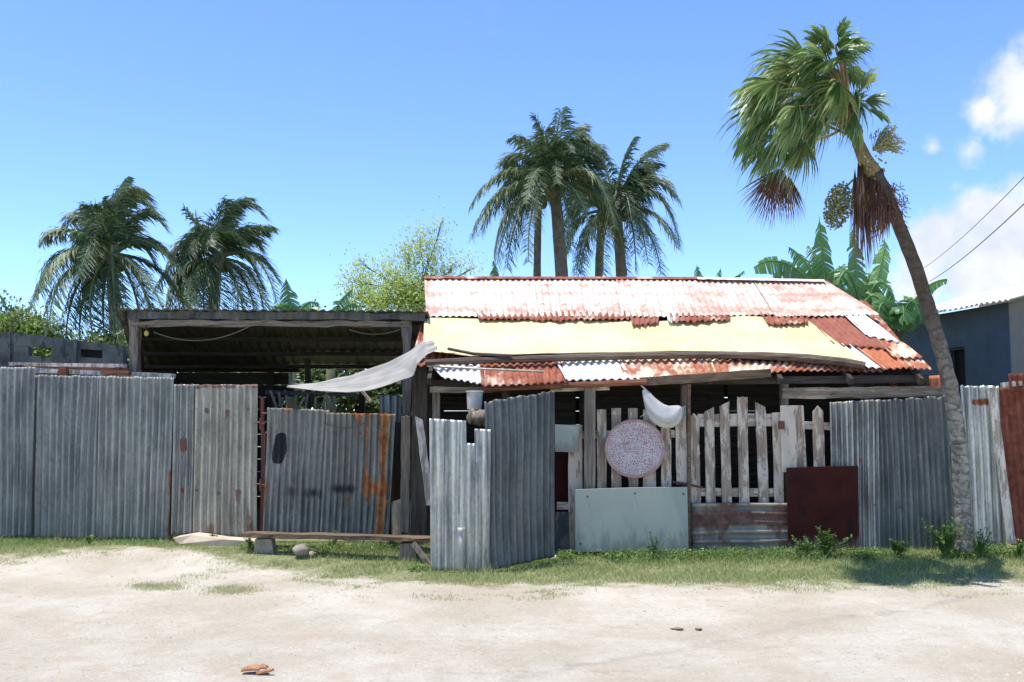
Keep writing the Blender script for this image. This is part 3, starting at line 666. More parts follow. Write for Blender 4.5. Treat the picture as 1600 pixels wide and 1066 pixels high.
sheet(mb, q[0], q[3], q[2], q[1], pitch=.1, amp=.012, rows=30, seed=41, warp=.02, rust=lambda u, v: .45 * math.exp(-((u - .35) / .15) ** 2) + .6 * math.exp(-((u - .15) / .08) ** 2 - ((v - .97) / .03) ** 2))
mb.build('low_sheet', M['low_sheet'], smooth=True, solid=.0015, label='low corrugated sheet laid sideways below the picket gate', cat='metal sheet')
mb = MB(); mb.slab([P(1229, 731, YG - .16), P(1290, 729, YG - .16), P(1341, 728, YG - .16), P(1343, 857, YG - .15), P(1232, 858, YG - .15)], .02)
mb.build('maroon_board', M['red_board'], label='dark maroon flat board against the fence right of the low sheet', cat='board', bevel=.003)

# ------------------------------------------------------------------ right sheets
t = thing('corrugated_fence', 'bluish dark corrugated fence in shade left of the fan palm trunk', 'fence', P(1390, 866, 11.7))
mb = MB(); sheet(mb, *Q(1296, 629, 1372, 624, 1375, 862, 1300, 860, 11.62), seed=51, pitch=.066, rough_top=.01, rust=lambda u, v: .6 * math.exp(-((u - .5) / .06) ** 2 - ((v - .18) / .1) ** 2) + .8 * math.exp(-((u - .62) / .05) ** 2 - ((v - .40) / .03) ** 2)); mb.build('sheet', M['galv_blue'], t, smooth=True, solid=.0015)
mb = MB(); sheet(mb, *Q(1366, 626, 1484, 618, 1500, 868, 1372, 868, 11.66), seed=52, pitch=.07, rough_top=.015, amp=.008); mb.build('sheet', M['galv_deep'], t, smooth=True, solid=.0015)  # darker metal here carries the palm crown's shade in its colour
t = thing('corrugated_fence', 'narrow sunlit corrugated sheet with rusty top right of the palm trunk', 'fence', P(1540, 850, 11.9))
mb = MB(); sheet(mb, *Q(1500, 603, 1560, 603, 1572, 858, 1516, 860, 11.75), seed=53, pitch=.083, amp=.013, rough_top=.01,
    rust=lambda u, v: .9 * math.exp(-((v - .1) / .03) ** 2) * sm(.1, .3, u) * sm(.95, .8, u) + .5 * sm(.12, 0, u) + .4 * sm(.03, 0, v)); mb.build('sheet', M['galv_bright'], t, smooth=True, solid=.0015)
t = thing('rusty_fence', 'dark red rusted corrugated fence at the far right edge', 'fence', P(1650, 840, 11.9))
mb = MB(); sheet(mb, *Q(1556, 606, 1640, 603, 1665, 852, 1580, 852, 11.88), seed=54, amp=.008); mb.build('sheet', M['rust_red'], t, smooth=True, solid=.0015)
mb = MB(); sheet(mb, *Q(1575, 584, 1660, 582, 1662, 614, 1577, 612, 11.78), seed=55, rows=6); mb.build('cap_sheet', M['rust_red'], t, smooth=True, solid=.0015)
mb = MB(); sheet(mb, *Q(1630, 590, 1900, 590, 1920, 852, 1655, 852, 11.84), seed=56); mb.build('sheet', M['galv_mid'], t, smooth=True, solid=.0015)
plank('leaning_plank', 'board_white', 1550, 606, 1581, 850, 13, 11.66, .025, 'flat', label='pale plank leaning on the rusty red fence at the right edge', cat='plank')
mb = MB(); mb.beam(P(1565, 602, 11.80), P(1605, 598, 11.80), .05, .06); mb.build('top_board', M['board_white'], label='short pale board on top behind the leaning plank', cat='board')

# ------------------------------------------------------------------ house
EY, EZ = 11.45, 2.02
slope = (3.80 - EZ) / (15.0 - EY)
def roof(px, py, off=0.):
    d = ray(px, py)      # EYE + d*s : z = EZ + slope*(y-EY) + off
    s = (EZ + off - slope * EY - EYE.z) / (d.z - slope * d.y)
    return EYE + d * s
hs = thing('tin_roofed_house', 'low shack with patched white and rusty corrugated roof behind the pickets', 'house', (2, 13.2, 0))
def rsheet(name, c, off, m, label=None, seed=0, parent=None, offs=None, **kw):
    mb = MB(); offs = offs or [off] * 4
    sheet(mb, *[roof(a, b, o_) for (a, b), o_ in zip(c, offs)], seed=seed, **kw)
    return mb.build(name, M[m], parent or hs, smooth=True, solid=.0015, label=label)
# upper roof in overlapping sheets
cuts = [663, 760, 860, 965, 1070, 1180, 1291]; cutb = [666, 765, 868, 975, 1090, 1215, 1374]
for k in range(6):
    rb = lambda u, v, k=k: .30 * sm(.12, 0, v) + .22 * math.exp(-((v - .42) / .05) ** 2) + .26 * math.exp(-((v - .85) / .07) ** 2) + (.28 * sm(.35, 0, u) if k == 0 else 0) + (.12 if k >= 4 else 0)
    rsheet('upper_roof_sheet', [(cuts[k] - (3 if k else 0), 434 + k), (cuts[k + 1], 435 + k), (cutb[k + 1], 494 - (2 if k > 3 else 0)), (cutb[k] - (3 if k else 0), 495)], .10 + .004 * (k % 2), 'roof_white', seed=60 + k, rust=rb, rough_bot=.012, amp=.010)
mb = MB()
rp = [roof(663, 431, .14), roof(1100, 432, .14)]
for (a, b, m) in ((roof(663, 432, .13), roof(1100, 433, .13), 'roof_rust'), (roof(1088, 433, .15), roof(1286, 437, .15), 'roof_pale')):
    mb = MB(); n = 24
    for i in range(n + 1):
        p = a.lerp(b, i / n); z = .008 * mnoise.noise(Vector((i * .7, 0, len(m))))
        for (dy, dz) in ((-.10, -.047), (-.05, -.012), (0, 0), (.05, -.012), (.10, -.047)): mb.v.append((p.x, p.y + dy, p.z + dz + z))
    for i in range(n):
        for j in range(4): mb.face([i * 5 + j, i * 5 + 5 + j, i * 5 + 6 + j, i * 5 + 1 + j])
    mb.build('ridge_cap', M[m], hs, solid=.003)
# rear slope
mb = MB(); A = roof(663, 434, .10); B = roof(1291, 438, .10)
sheet(mb, A, B, B + Vector((.1, 3.4, -1.6)), A + Vector((0, 3.4, -1.6)), seed=70); mb.build('rear_roof_sheet', M['roof_rust'], hs, smooth=True, solid=.002)
# middle pieces peeking between upper roof and yellow sheet
for k, (x0, y0, x1, y1, x2, y2, x3, y3, m) in enumerate([(742, 484, 832, 484, 832, 496, 748, 496, 'roof_rust'), (828, 484, 985, 484, 983, 496, 832, 498, 'roof_rust'), (982, 486, 1032, 486, 1028, 502, 988, 506, 'roof_rust_flat'),
        (1045, 485, 1142, 485, 1140, 497, 1050, 501, 'roof_rust'), (1185, 486, 1262, 488, 1262, 503, 1200, 504, 'roof_rust'), (1040, 486, 1062, 486, 1060, 499, 1044, 500, 'roof_pale')]):
    rsheet('middle_roof_sheet', [(x0, y0), (x1, y1), (x2, y2 + 3), (x3, y3 + 3)], 0, m, seed=80 + k, offs=[.066, .066, .128, .128] if k != 5 else [.072, .072, .14, .14], rows=5, rough_bot=.15)
# under layer so no holes show
rsheet('under_roof_sheet', [(668, 470), (1352, 470), (1440, 572), (640, 572)], -.03, 'roof_rust', seed=90)
# yellow vinyl banner sheet
def banner():
    mb = MB(); nu, nv = 160, 22
    topl = [(663, 497), (690, 497), (760, 499), (850, 498), (930, 500), (1020, 503), (1090, 499), (1160, 492), (1210, 498), (1262, 500)]
    botl = [(661, 548), (700, 552), (735, 557), (840, 553), (960, 551), (1060, 549), (1150, 550), (1230, 555), (1300, 560), (1352, 568)]
    def along(lst, u):
        k = u * (len(lst) - 1); i = min(int(k), len(lst) - 2); q = k - i
        return (lst[i][0] + (lst[i + 1][0] - lst[i][0]) * q, lst[i][1] + (lst[i + 1][1] - lst[i][1]) * q)
    for j in range(nv + 1):
        v = j / nv
        for i in range(nu + 1):
            u = i / nu; a = along(topl, u); b = along(botl, u)
            off = .045 + .03 * mnoise.noise(Vector((u * 7, v * 1.5, 3))) + .018 * mnoise.noise(Vector((u * 40 + v * 6, v * 2.5, 9))) + .010 * mnoise.noise(Vector((u * 90, v * 9, 5))) + .03 * sm(.5, 1, v)
            mb.v.append(tuple(roof(a[0] + (b[0] - a[0]) * v, a[1] + (b[1] - a[1]) * v, off + .03)))
    for j in range(nv):
        for i in range(nu): a = j * (nu + 1) + i; mb.face([a, a + nu + 1, a + nu + 2, a + 1])
    mb.build('roof_banner', M['yellow'], smooth=True, solid=.004, label='long cream yellow vinyl sheet spread across the shack roof', cat='vinyl sheet')
banner()
# right patches
for k, (c, m, o_) in enumerate([
        ([(1251, 487), (1320, 489), (1397, 546), (1300, 538)], 'roof_rust_flat', .075), ([(1314, 489), (1348, 490), (1406, 535), (1352, 524)], 'roof_pale', .10),
        ([(1300, 536), (1338, 541), (1384, 577), (1350, 573)], 'roof_pale', .045), ([(1333, 540), (1392, 544), (1428, 574), (1380, 577)], 'roof_orange', .05),
        ([(1360, 522), (1408, 534), (1442, 559), (1396, 559)], 'roof_spotted', .07), ([(1392, 556), (1436, 558), (1456, 577), (1418, 576)], 'roof_spotted', .03)]):
    rsheet('lower_roof_sheet', c, o_, m, seed=100 + k, rows=10, rough_bot=.02)
# eave strip
for k, (c, m, o_) in enumerate([
        ([(672, 570), (758, 566), (758, 602), (690, 590)], 'roof_pale', -.02), ([(750, 563), (884, 562), (888, 597), (752, 604)], 'roof_rust', .0), ([(866, 561), (968, 561), (990, 592), (884, 594)], 'roof_pale', .02),
        ([(960, 561), (1110, 560), (1124, 592), (978, 592)], 'roof_spotted', .01), ([(1105, 561), (1250, 565), (1240, 579), (1115, 590)], 'roof_spotted', .0), ([(1245, 565), (1390, 572), (1380, 580), (1236, 580)], 'roof_rust', -.01)]):
    rsheet('eave_sheet', c, o_, m, seed=110 + k, rows=8, rough_bot=.04, amp=.013)
# dark sagging pole across the roof
mb = MB(); mb.tube([roof(a, b, .09) for a, b in ((664, 566), (720, 564), (790, 562), (900, 559), (1000, 556), (1100, 555), (1190, 556), (1260, 560), (1320, 566), (1352, 571))], [.035, .04, .042, .045, .045, .045, .05, .05, .05, .045], 8, .12)
M['pole'] = wood_mat('dark_pole', (.06, .05, .045), (.17, .14, .12), seed=12, axis='x')
mb.build('roof_pole', M['pole'], label='long dark pole weighing down the yellow sheet along the roof', cat='pole')
mb = MB(); mb.tube([roof(700, 545, .16), roof(740, 553, .16), roof(800, 556, .16)], .02, 6); mb.build('roof_stick', M['pole'], label='short dark stick at the lower left corner of the yellow sheet', cat='stick')
mb = MB(); mb.tube([P(668, 572, 11.3), P(760, 577, 11.3), P(850, 581, 11.35)], .014, 6); mb.build('metal_rod', M['steel'], label='shiny upper metal rod lying over the left eave', cat='rod')
# fascia beams
mb = MB(); mb.tube([P(752, 608, 11.5), P(900, 601, 11.45), P(1010, 597, 11.45)], .038, 8, .05); mb.build('eave_pole', M['wood_red_x'], hs, smooth=False)
mb = MB(); mb.beam(P(1000, 597, 11.5), P(1204, 583, 11.4), .05, .10, jit=.006, seg=10); mb.build('eave_board', M['wood_brown_x'], hs)
mb = MB(); mb.beam(P(860, 608, 11.62), P(952, 605, 11.62), .06, .07); mb.build('eave_board', M['picket_x'], hs)
mb = MB(); mb.beam(P(672, 609, 11.62), P(770, 609, 11.62), .06, .07, jit=.006); mb.build('eave_board', M['wood_x'], hs)
mb = MB(); mb.beam(P(1222, 615, 11.75), P(1480, 612, 11.75), .07, .13, jit=.010, seg=12); mb.build('lintel_beam', M['wood_x'], hs)
mb = MB(); mb.beam(P(672, 600, 11.8), P(1450, 592, 11.8), .07, .09, jit=.006, seg=14); mb.build('wall_plate', M['wood_dark_x'], hs)
for (px, m) in ((682, 'wood'), (790, 'wood_dark'), (1225, 'wood'), (1445, 'wood_dark')):
    mb = MB(); mb.beam(P(px, 868, 11.85), P(px, 598, 11.85), .09, .09, seg=6); mb.build('post', M[m], hs)
# walls
mb = MB(); xl, xr, yb = -1.15, 5.0, 15.1
for k in range(16): mb.beam((xl, yb, .1 + k * .21), (xr, yb, .1 + k * .21), .02, .20, jit=.004, seg=4)
mb.build('rear_wall', M['wood_dark_x'], hs)
for x in (xl, xr):
    mb = MB()
    for k in range(16):
        y0 = 12.0 + k * .195; mb.beam((x, y0, 0), (x, y0, EZ + slope * (y0 - EY) - .12), .19, .02, jit=.003, seg=3)
    mb.build('side_wall', M['wood_dark'], hs)
mb = MB(); 
for (x0, x1) in ((-1.1, .9), (.95, 3.0), (3.05, 5.0)):
    for k in range(11): mb.beam((x0, 13.6, .1 + k * .21), (x1, 13.6, .1 + k * .21), .02, .2, jit=.004, seg=3)
mb.build('inner_wall', M['wood_dark_x'], hs)
for k in range(8):
    x = -1 + k * .85; mb = MB(); mb.beam((x, EY + .15, EZ - .08 + slope * .15), (x, 14.95, 3.68), .05, .08, seg=4); mb.build('rafter', M['wood_dark'], hs)
# under-eave bits on the right
for q, lab in ((Q(1386, 590, 1402, 590, 1400, 606, 1392, 604, 12.0), 'small orange red scrap iron piece under the eave, farther from the palm trunk'), (Q(1425, 590, 1470, 586, 1470, 610, 1428, 607, 12.1), 'larger orange red scrap iron piece under the eave beside the palm trunk')):
    mb = MB(); sheet(mb, *q, seed=120, rows=4); mb.build('scrap_iron', M['roof_orange'], smooth=True, solid=.002, label=lab, cat='scrap iron')
mb = MB(); mb.slab([P(1326, 590, 12.1), P(1350, 590, 12.1), P(1350, 607, 12.1), P(1326, 607, 12.1)], .02); mb.build('blue_scrap', M['blue_wall'], label='small blue panel under the right part of the eave', cat='panel')
# bucket hung under the left eave
t = thing('bucket', 'whitish plastic bucket hanging under the left eave', 'bucket', P(741, 640, 11.2))
mb = MB(); a = P(742, 612, 11.2); b = P(741, 640, 11.2); mb.tube([a, a.lerp(b, .5), b], [.095, .09, .08], 18); mb.build('body', M['pvc'], t, smooth=False)
mb = MB(); mb.tube([a + Vector((math.cos(k / 24 * 2 * math.pi) * .097, math.sin(k / 24 * 2 * math.pi) * .097, 0)) for k in range(25)], .008, 6); mb.build('rim', M['pvc'], t)
mb = MB(); mb.tube([a + Vector((-.09, 0, 0)), a + Vector((0, 0, .1)), a + Vector((.09, 0, 0))], .005, 5); mb.build('handle', M['wire'], t)
mb = MB(); mb.blob(P(752, 652, 11.1), .12, .09, .09, 12, 8, .3, seed=4); mb.blob(P(738, 650, 11.12), .06, .06, .08, 10, 8, .3, seed=6); mb.build('driftwood', M['wood'], smooth=True, label='knotty wood lump wedged between bucket and notched sheet', cat='wood lump')

# ------------------------------------------------------------------ white tarp
def tarp():
    mb = MB(); nu, nv = 60, 24
    up = [(676, 532, 11.35), (662, 533, 11.4), (640, 547, 11.55), (608, 564, 11.7), (578, 577, 11.85), (546, 588, 11.95), (515, 596, 12.05), (488, 600, 12.15), (450, 603, 12.3)]
    lo = [(684, 546, 11.25), (668, 553, 11.2), (652, 567, 11.15), (646, 586, 11.2), (612, 601, 11.35), (575, 611, 11.5), (540, 614, 11.7), (500, 612, 11.9), (448, 605, 12.25)]
    def along(l, u):
        k = u * (len(l) - 1); i = min(int(k), len(l) - 2); q = k - i
        return [l[i][c_] + (l[i + 1][c_] - l[i][c_]) * q for c_ in range(3)]
    for j in range(nv + 1):
        v = j / nv
        for i in range(nu + 1):
            u = i / nu; a = along(up, u); b = along(lo, u)
            p = P(*[a[c_] + (b[c_] - a[c_]) * v for c_ in range(3)])
            p.z += .030 * mnoise.noise(Vector((u * 2.5, v * 8 + u * 2, 1))) + .012 * mnoise.noise(Vector((u * 9, v * 16, 4)))
            p.y -= .35 * v * math.sin(math.pi * min(1, u * 1.1)) * .0
            mb.v.append(tuple(p))
    for j in range(nv):
        for i in range(nu): a = j * (nu + 1) + i; mb.face([a, a + nu + 1, a + nu + 2, a + 1])
    mb.build('tarp', M['tarp'], smooth=True, solid=.004, label='white tarp sagging from the roof corner across the shed opening', cat='tarp')
tarp()

# ------------------------------------------------------------------ open shed on the left
sh = thing('open_shed', 'dark open lean-to shed left of the shack, its low roof falling to the back', 'shed', (-2.8, 14.5, 0))
FY, BY = 13.0, 16.8
def shp(px, top=True):   # front edge point
    return P(px, 484, FY)
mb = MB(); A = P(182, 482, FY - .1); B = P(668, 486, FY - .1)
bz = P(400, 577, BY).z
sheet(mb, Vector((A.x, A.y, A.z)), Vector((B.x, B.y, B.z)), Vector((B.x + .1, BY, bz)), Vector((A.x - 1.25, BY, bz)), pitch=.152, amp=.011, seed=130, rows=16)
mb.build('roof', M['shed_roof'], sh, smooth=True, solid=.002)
mb = MB(); mb.beam(P(200, 492, FY + .0), P(664, 495, FY + .0), .03, .10, jit=.016, seg=22); mb.build('fascia', M['shed_roof'], sh)
mb = MB(); mb.beam(P(206, 506, FY + .05), P(640, 506, FY + .05), .07, .075, jit=.018, seg=20); mb.build('front_beam', M['wood_brown_x'] if False else M['wood_x'], sh)
for k in range(25):
    p = P(196 + k * 19.5, 479, FY - .1); mb = MB(); mb.blob(p, .016, .03, .014, 8, 5, 0); mb.build('roof_screw', M['wire'], sh)
for (px, w_, m, Y, yt) in ((211, .12, 'wood', FY + .1, 496), (636, .12, 'wood', FY + .1, 490)):
    mb = MB(); mb.beam(P(px, 850, Y), P(px, yt, Y), w_, w_, jit=.018, seg=14); mb.build('post', M[m], sh)
for x in (-5.9, -4.2, -2.6, -1.5):
    mb = MB(); mb.beam((x, BY - .1, 0), (x, BY - .1, bz - .02), .1, .1, seg=4); mb.build('rear_post', M['wood_dark'], sh)
for k in range(4):
    q = (k + .5) / 4; y = FY + (BY - FY) * q; z = A.z + (bz - A.z) * q - .06
    mb = MB(); mb.beam((A.x - 1.2 * q, y, z), (B.x, y, z), .05, .06, seg=8); mb.build('purlin', M['wood_dark_x'], sh)
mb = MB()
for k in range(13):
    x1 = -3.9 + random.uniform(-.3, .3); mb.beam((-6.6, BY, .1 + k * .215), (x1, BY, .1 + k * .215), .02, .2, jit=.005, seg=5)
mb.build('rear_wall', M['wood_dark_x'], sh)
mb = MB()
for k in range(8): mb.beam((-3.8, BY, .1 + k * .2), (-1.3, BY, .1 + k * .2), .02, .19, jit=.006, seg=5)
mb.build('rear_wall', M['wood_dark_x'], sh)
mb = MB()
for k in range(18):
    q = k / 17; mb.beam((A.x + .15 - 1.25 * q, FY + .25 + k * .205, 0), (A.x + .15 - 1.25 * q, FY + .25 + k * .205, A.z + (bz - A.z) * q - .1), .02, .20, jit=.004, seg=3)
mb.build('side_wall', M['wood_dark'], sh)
for (a, b, c_, d_) in ((347, 557, 368, 553), (383, 556, 400, 559), (408, 558, 432, 558), (384, 571, 410, 574), (396, 580, 440, 586), (420, 584, 470, 594), (430, 594, 468, 600)):  # pale strips added in place of daylight slits at the shed back
    mb = MB(); mb.beam(P(a, b, BY + .3), P(c_, d_, BY + .3), .09, .018, jit=.006, seg=4)
    mb.build('light_slit_strip', M['board_white'], sh)
# hanging wires and bulb
mb = MB(); mb.tube([P(240 + 150 * k / 14, 519 + 44 * (k / 14) * (1 - k / 14) * 1.6 - 9 * k / 14, FY - .02) for k in range(15)], .007, 5); mb.build('hanging_cable', M['rope'], label='sagging pale cable under the front beam left half of the shed', cat='cable', group='cables under the shed beam')
mb = MB(); mb.tube([P(545 + 80 * k / 10, 515 + 30 * (k / 10) * (1 - k / 10), FY - .02) for k in range(11)], .006, 5); mb.build('hanging_cable', M['rope'], label='short sagging cable under the front beam near the right shed post', cat='cable', group='cables under the shed beam')
t = thing('light_bulb', 'yellow bulb hanging beside the left shed post', 'bulb', P(229, 522, FY - .05))
mb = MB(); mb.blob(P(229, 521, FY - .05), .032, .032, .04, 10, 8, 0); mb.build('glass', M['bulb'], t, smooth=True)
mb = MB(); mb.tube([P(229, 516, FY - .05), P(229, 509, FY - .02)], .012, 6); mb.build('socket', M['wire'], t)
plank('pole', 'wood_dark', 480, 560, 482, 700, 8, 15.5, .08, label='dark thin pole standing inside the shed below the roof centre', cat='pole')
mb = MB(); mb.beam(P(415, 613, 13.2), P(560, 618, 13.2), .06, .05, jit=.01); mb.build('inner_rail', M['wood_dark_x'], sh)
for k in range(9):
    a = 430 + k * 12 + random.uniform(-4, 4); mb = MB(); mb.beam(P(a, 640, 13.0 + .1 * (k % 3)), P(a + random.uniform(-14, 14), 615 + random.uniform(-6, 8), 13.0 + .1 * (k % 3)), .03, .025, seg=2)
    mb.build('broken_stick', M['wood'], label=['first', 'second', 'third', 'fourth', 'fifth', 'sixth', 'seventh', 'eighth', 'last'][k] + ' broken stick from the left above the stained gate', cat='stick', group='broken sticks above the stained gate')

# ------------------------------------------------------------------ concrete wall at back left
t = thing('block_wall', 'old grey concrete block wall with openings at the back left', 'wall', P(80, 700, 16.2))
Yw = 16.2
mb = MB()
def wslab(x0, y0, x1, y1, x2, y2, x3, y3, dy=0): mb.slab([P(x0, y0, Yw + dy), P(x1, y1, Yw + dy), P(x2, y2, Yw + dy), P(x3, y3, Yw + dy)], .15)
wslab(-400, 505, 16, 519, 16, 760, -400, 760, -.02); wslab(16, 519, 192, 541, 192, 549, 16, 540); wslab(16, 540, 44, 542, 44, 760, 16, 760); wslab(44, 556, 80, 558, 80, 760, 44, 760)
wslab(80, 543, 126, 545, 126, 760, 80, 760); wslab(126, 558, 160, 560, 160, 760, 126, 760); wslab(160, 547, 192, 549, 192, 760, 160, 760)
mb.build('wall', M['concrete'], t)
mb = MB(); mb.slab([P(124, 545, Yw + .16), P(162, 547, Yw + .16), P(162, 562, Yw + .16), P(124, 560, Yw + .16)], .03); mb.build('opening_dark_panel', M['black'], t)  # black panel stands in for the shade inside the opening
mb = MB(); mb.beam(P(118, 530, Yw - .06), P(118, 600, Yw - .06), .05, .05); mb.build('pier', M['concrete'], t)

# ------------------------------------------------------------------ blue building on the right
bl = thing('blue_building', 'dark blue rendered building with white iron roof at the right', 'building', (9, 16.3, 0))
ez = 3.34
a0 = Vector((6.95, 18.6, 0)); a1 = Vector((7.62, 14.65, 0))
dv = (a1 - a0).normalized(); nv_ = Vector((dv.y, -dv.x, 0)); nv_ = nv_ if nv_.x < 0 else -nv_
wl = (a1 - a0).length
def wseg(mb, s0, s1, z0, z1, th=.15):
    p = a0 + dv * s0; q = a0 + dv * s1; b = -nv_ * th
    mb.hexa([p + Vector((0, 0, z0)), q + Vector((0, 0, z0)), q + b + Vector((0, 0, z0)), p + b + Vector((0, 0, z0)),
             p + Vector((0, 0, z1)), q + Vector((0, 0, z1)), q + b + Vector((0, 0, z1)), p + b + Vector((0, 0, z1))])
# window position along the wall, from the pixels of its jambs
def along_wall(px):
    d = ray(px, 600); # intersect with vertical plane of the wall (top view)
    # EYE.xy + s*d.xy on line a0 + t*dv
    A_ = np.array([[d.x, -dv.x], [d.y, -dv.y]]); s, t_ = np.linalg.solve(A_, np.array([a0.x, a0.y])); return t_, s * d.y
w0, Y0 = along_wall(1482); w1, Y1 = along_wall(1509)
zt = P(1495, 543, (Y0 + Y1) / 2).z; zb = zt - 1.0
mb = MB(); wseg(mb, 0, w0, 0, ez); wseg(mb, w1, wl, 0, ez); wseg(mb, w0, w1, zt, ez); wseg(mb, w0, w1, 0, zb)
mb.build('side_wall', M['blue_wall'], bl)
fr = MB(); p = a0 + dv * w0 - nv_ * .05; q = a0 + dv * w1 - nv_ * .05
for (u, v, z_, z2) in ((p, p, zb, zt), (q, q, zb, zt), (p, q, zb + .02, zb + .02), (p, q, zt - .02, zt - .02)):
    fr.beam(u + Vector((0, 0, z_)), v + Vector((0, 0, z2)), .05, .05, jit=0, seg=1)
wf = fr.build('window', M['wood_dark'], bl)
mb = MB(); b = -nv_ * .09; mb.poly([p + b + Vector((0, 0, zb)), q + b + Vector((0, 0, zb)), q + b + Vector((0, 0, zt)), p + b + Vector((0, 0, zt))]); mb.build('window_dark_panel', M['black'], wf, solid=.01)  # black panel stands in for the dark interior behind the window
mb = MB(); mb.slab([(a1.x, a1.y + .002, 0), (a1.x, a1.y + .002, ez - .03), (a1.x + 2.5, a1.y + .002, ez + .55), (a1.x + 5, a1.y + .002, ez - .03), (a1.x + 5, a1.y + .002, 0)], .15); mb.build('front_wall', M['grey_wall'], bl)
mb = MB(); e0 = a0 + nv_ * .35 + Vector((0, -0.0, ez - .02)) - dv * .2; e1 = a1 + nv_ * .35 + Vector((0, 0, ez - .02)) + dv * .5
up_ = (-nv_) * 2.9 + Vector((0, 0, .74))
sheet(mb, e0 + up_, e1 + up_, e1, e0, pitch=.13, amp=.018, seed=140, rows=10); mb.build('roof', M['roof_pale'], bl, smooth=True, solid=.003)
mb = MB(); mb.hexa([e0 + up_ * .99 + Vector((0, 0, -.3)), e1 + up_ * .99 + Vector((0, 0, -.3)), e1 + up_ * .99 + Vector((2.5, 0, -.3)), e0 + up_ * .99 + Vector((2.5, 0, -.3)),
    e0 + up_ * .99, e1 + up_ * .99, e1 + up_ * .99 + Vector((2.5, 0, -.8)), e0 + up_ * .99 + Vector((2.5, 0, -.8))]); mb.build('rear_roof', M['roof_pale'], bl)

# power cables
for k, (a, b) in enumerate((((1442, 420, 30), (1640, 235, 14)), ((1452, 440, 30), (1640, 280, 14)))):
    A_ = P(*a); B_ = P(*b); mb = MB(); pts = []
    for i in range(17):
        q = i / 16; p = A_.lerp(B_, q); p.z -= .25 * 4 * q * (1 - q) * .5; pts.append(p)
    mb.tube(pts, .010 if k else .007, 5)
    mb.build('power_cable', M['wire'], label=('upper thin' if k == 0 else 'lower thicker') + ' power cable crossing the clouds at the right', cat='cable', group='overhead cables')

# ------------------------------------------------------------------ foliage
ML = {}
ML['coco'] = leaf_mat('coconut_leaf', (.018, .042, .018), (.06, .105, .036), (.27, .32, .15), .5, .3, .45)
ML['fan'] = leaf_mat('fan_leaf', (.03, .09, .02), (.13, .23, .05), (.52, .56, .22), .36, .3, .6)
ML['dead'] = leaf_mat('dead_leaf', (.10, .055, .035), (.20, .11, .07), (.36, .25, .16), .7, .2, .2)
ML['banana'] = leaf_mat('banana_leaf', (.05, .13, .03), (.12, .26, .06), (.26, .40, .10), .38, .4, .5)
ML['feather'] = leaf_mat('feathery_leaf', (.28, .36, .07), (.46, .54, .14), (.66, .70, .28), .6, .4, .3)
ML['bush'] = leaf_mat('bush_leaf', (.04, .07, .02), (.10, .15, .04), (.22, .26, .08), .55, .3, .3)
ML['bush_bright'] = leaf_mat('bright_bush_leaf', (.08, .14, .03), (.20, .29, .07), (.38, .44, .14), .55, .35, .3)
ML['weed'] = leaf_mat('weed_leaf', (.05, .10, .025), (.14, .24, .055), (.28, .37, .11), .5, .3, .3)
ML['grass'] = leaf_mat('grass_blade', (.14, .21, .055), (.34, .39, .15), (.62, .56, .34), .6, .3, .2)
ML['seed'] = leaf_mat('seed_head', (.14, .15, .06), (.27, .28, .12), (.48, .47, .26), .7, .15, .2)
def trunk_mat():
    m, N_, L_ = newmat('palm_trunk')
    wv = N_.new('ShaderNodeTexWave'); wv.bands_direction = 'Z'; wv.inputs['Scale'].default_value = 2.6; wv.inputs['Distortion'].default_value = 9; wv.inputs['Detail'].default_value = 4; wv.inputs['Detail Scale'].default_value = 2
    L_.new(ncoord(N_, L_), wv.inputs['Vector'])
    n = nnoise(N_, L_, ncoord(N_, L_), 9, 8, .72)
    c = nmix(N_, L_, nramp(N_, L_, n, .36, .62), (.13, .115, .085), (.34, .31, .24))
    li = nnoise(N_, L_, ncoord(N_, L_, (1, 1, 1), (4, 4, 4)), 14, 6, .7)
    c = nmix(N_, L_, nramp(N_, L_, li, .55, .62, 0, .8), c, (.40, .39, .33))
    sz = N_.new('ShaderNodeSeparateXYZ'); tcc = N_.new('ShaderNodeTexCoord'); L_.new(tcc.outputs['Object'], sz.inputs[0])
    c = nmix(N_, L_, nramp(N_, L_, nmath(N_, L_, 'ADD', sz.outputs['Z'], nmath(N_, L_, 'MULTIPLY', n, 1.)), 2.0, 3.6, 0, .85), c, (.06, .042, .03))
    c = nmix(N_, L_, nramp(N_, L_, wv.outputs['Fac'], .16, 0, 0, .55), c, (.05, .04, .03))
    finish(N_, L_, c, .9, 0, bump=nmath(N_, L_, 'ADD', nmath(N_, L_, 'MULTIPLY', wv.outputs['Fac'], .5), n), bstr=.45, bdist=.015, spec=.15)
    return m
M['trunk'] = trunk_mat()
M['coco_trunk'] = plain_mat('coconut_trunk', (.17, .15, .13), (.10, .085, .07), .9, 7, .6)
DOWN = Vector((0, 0, -1))

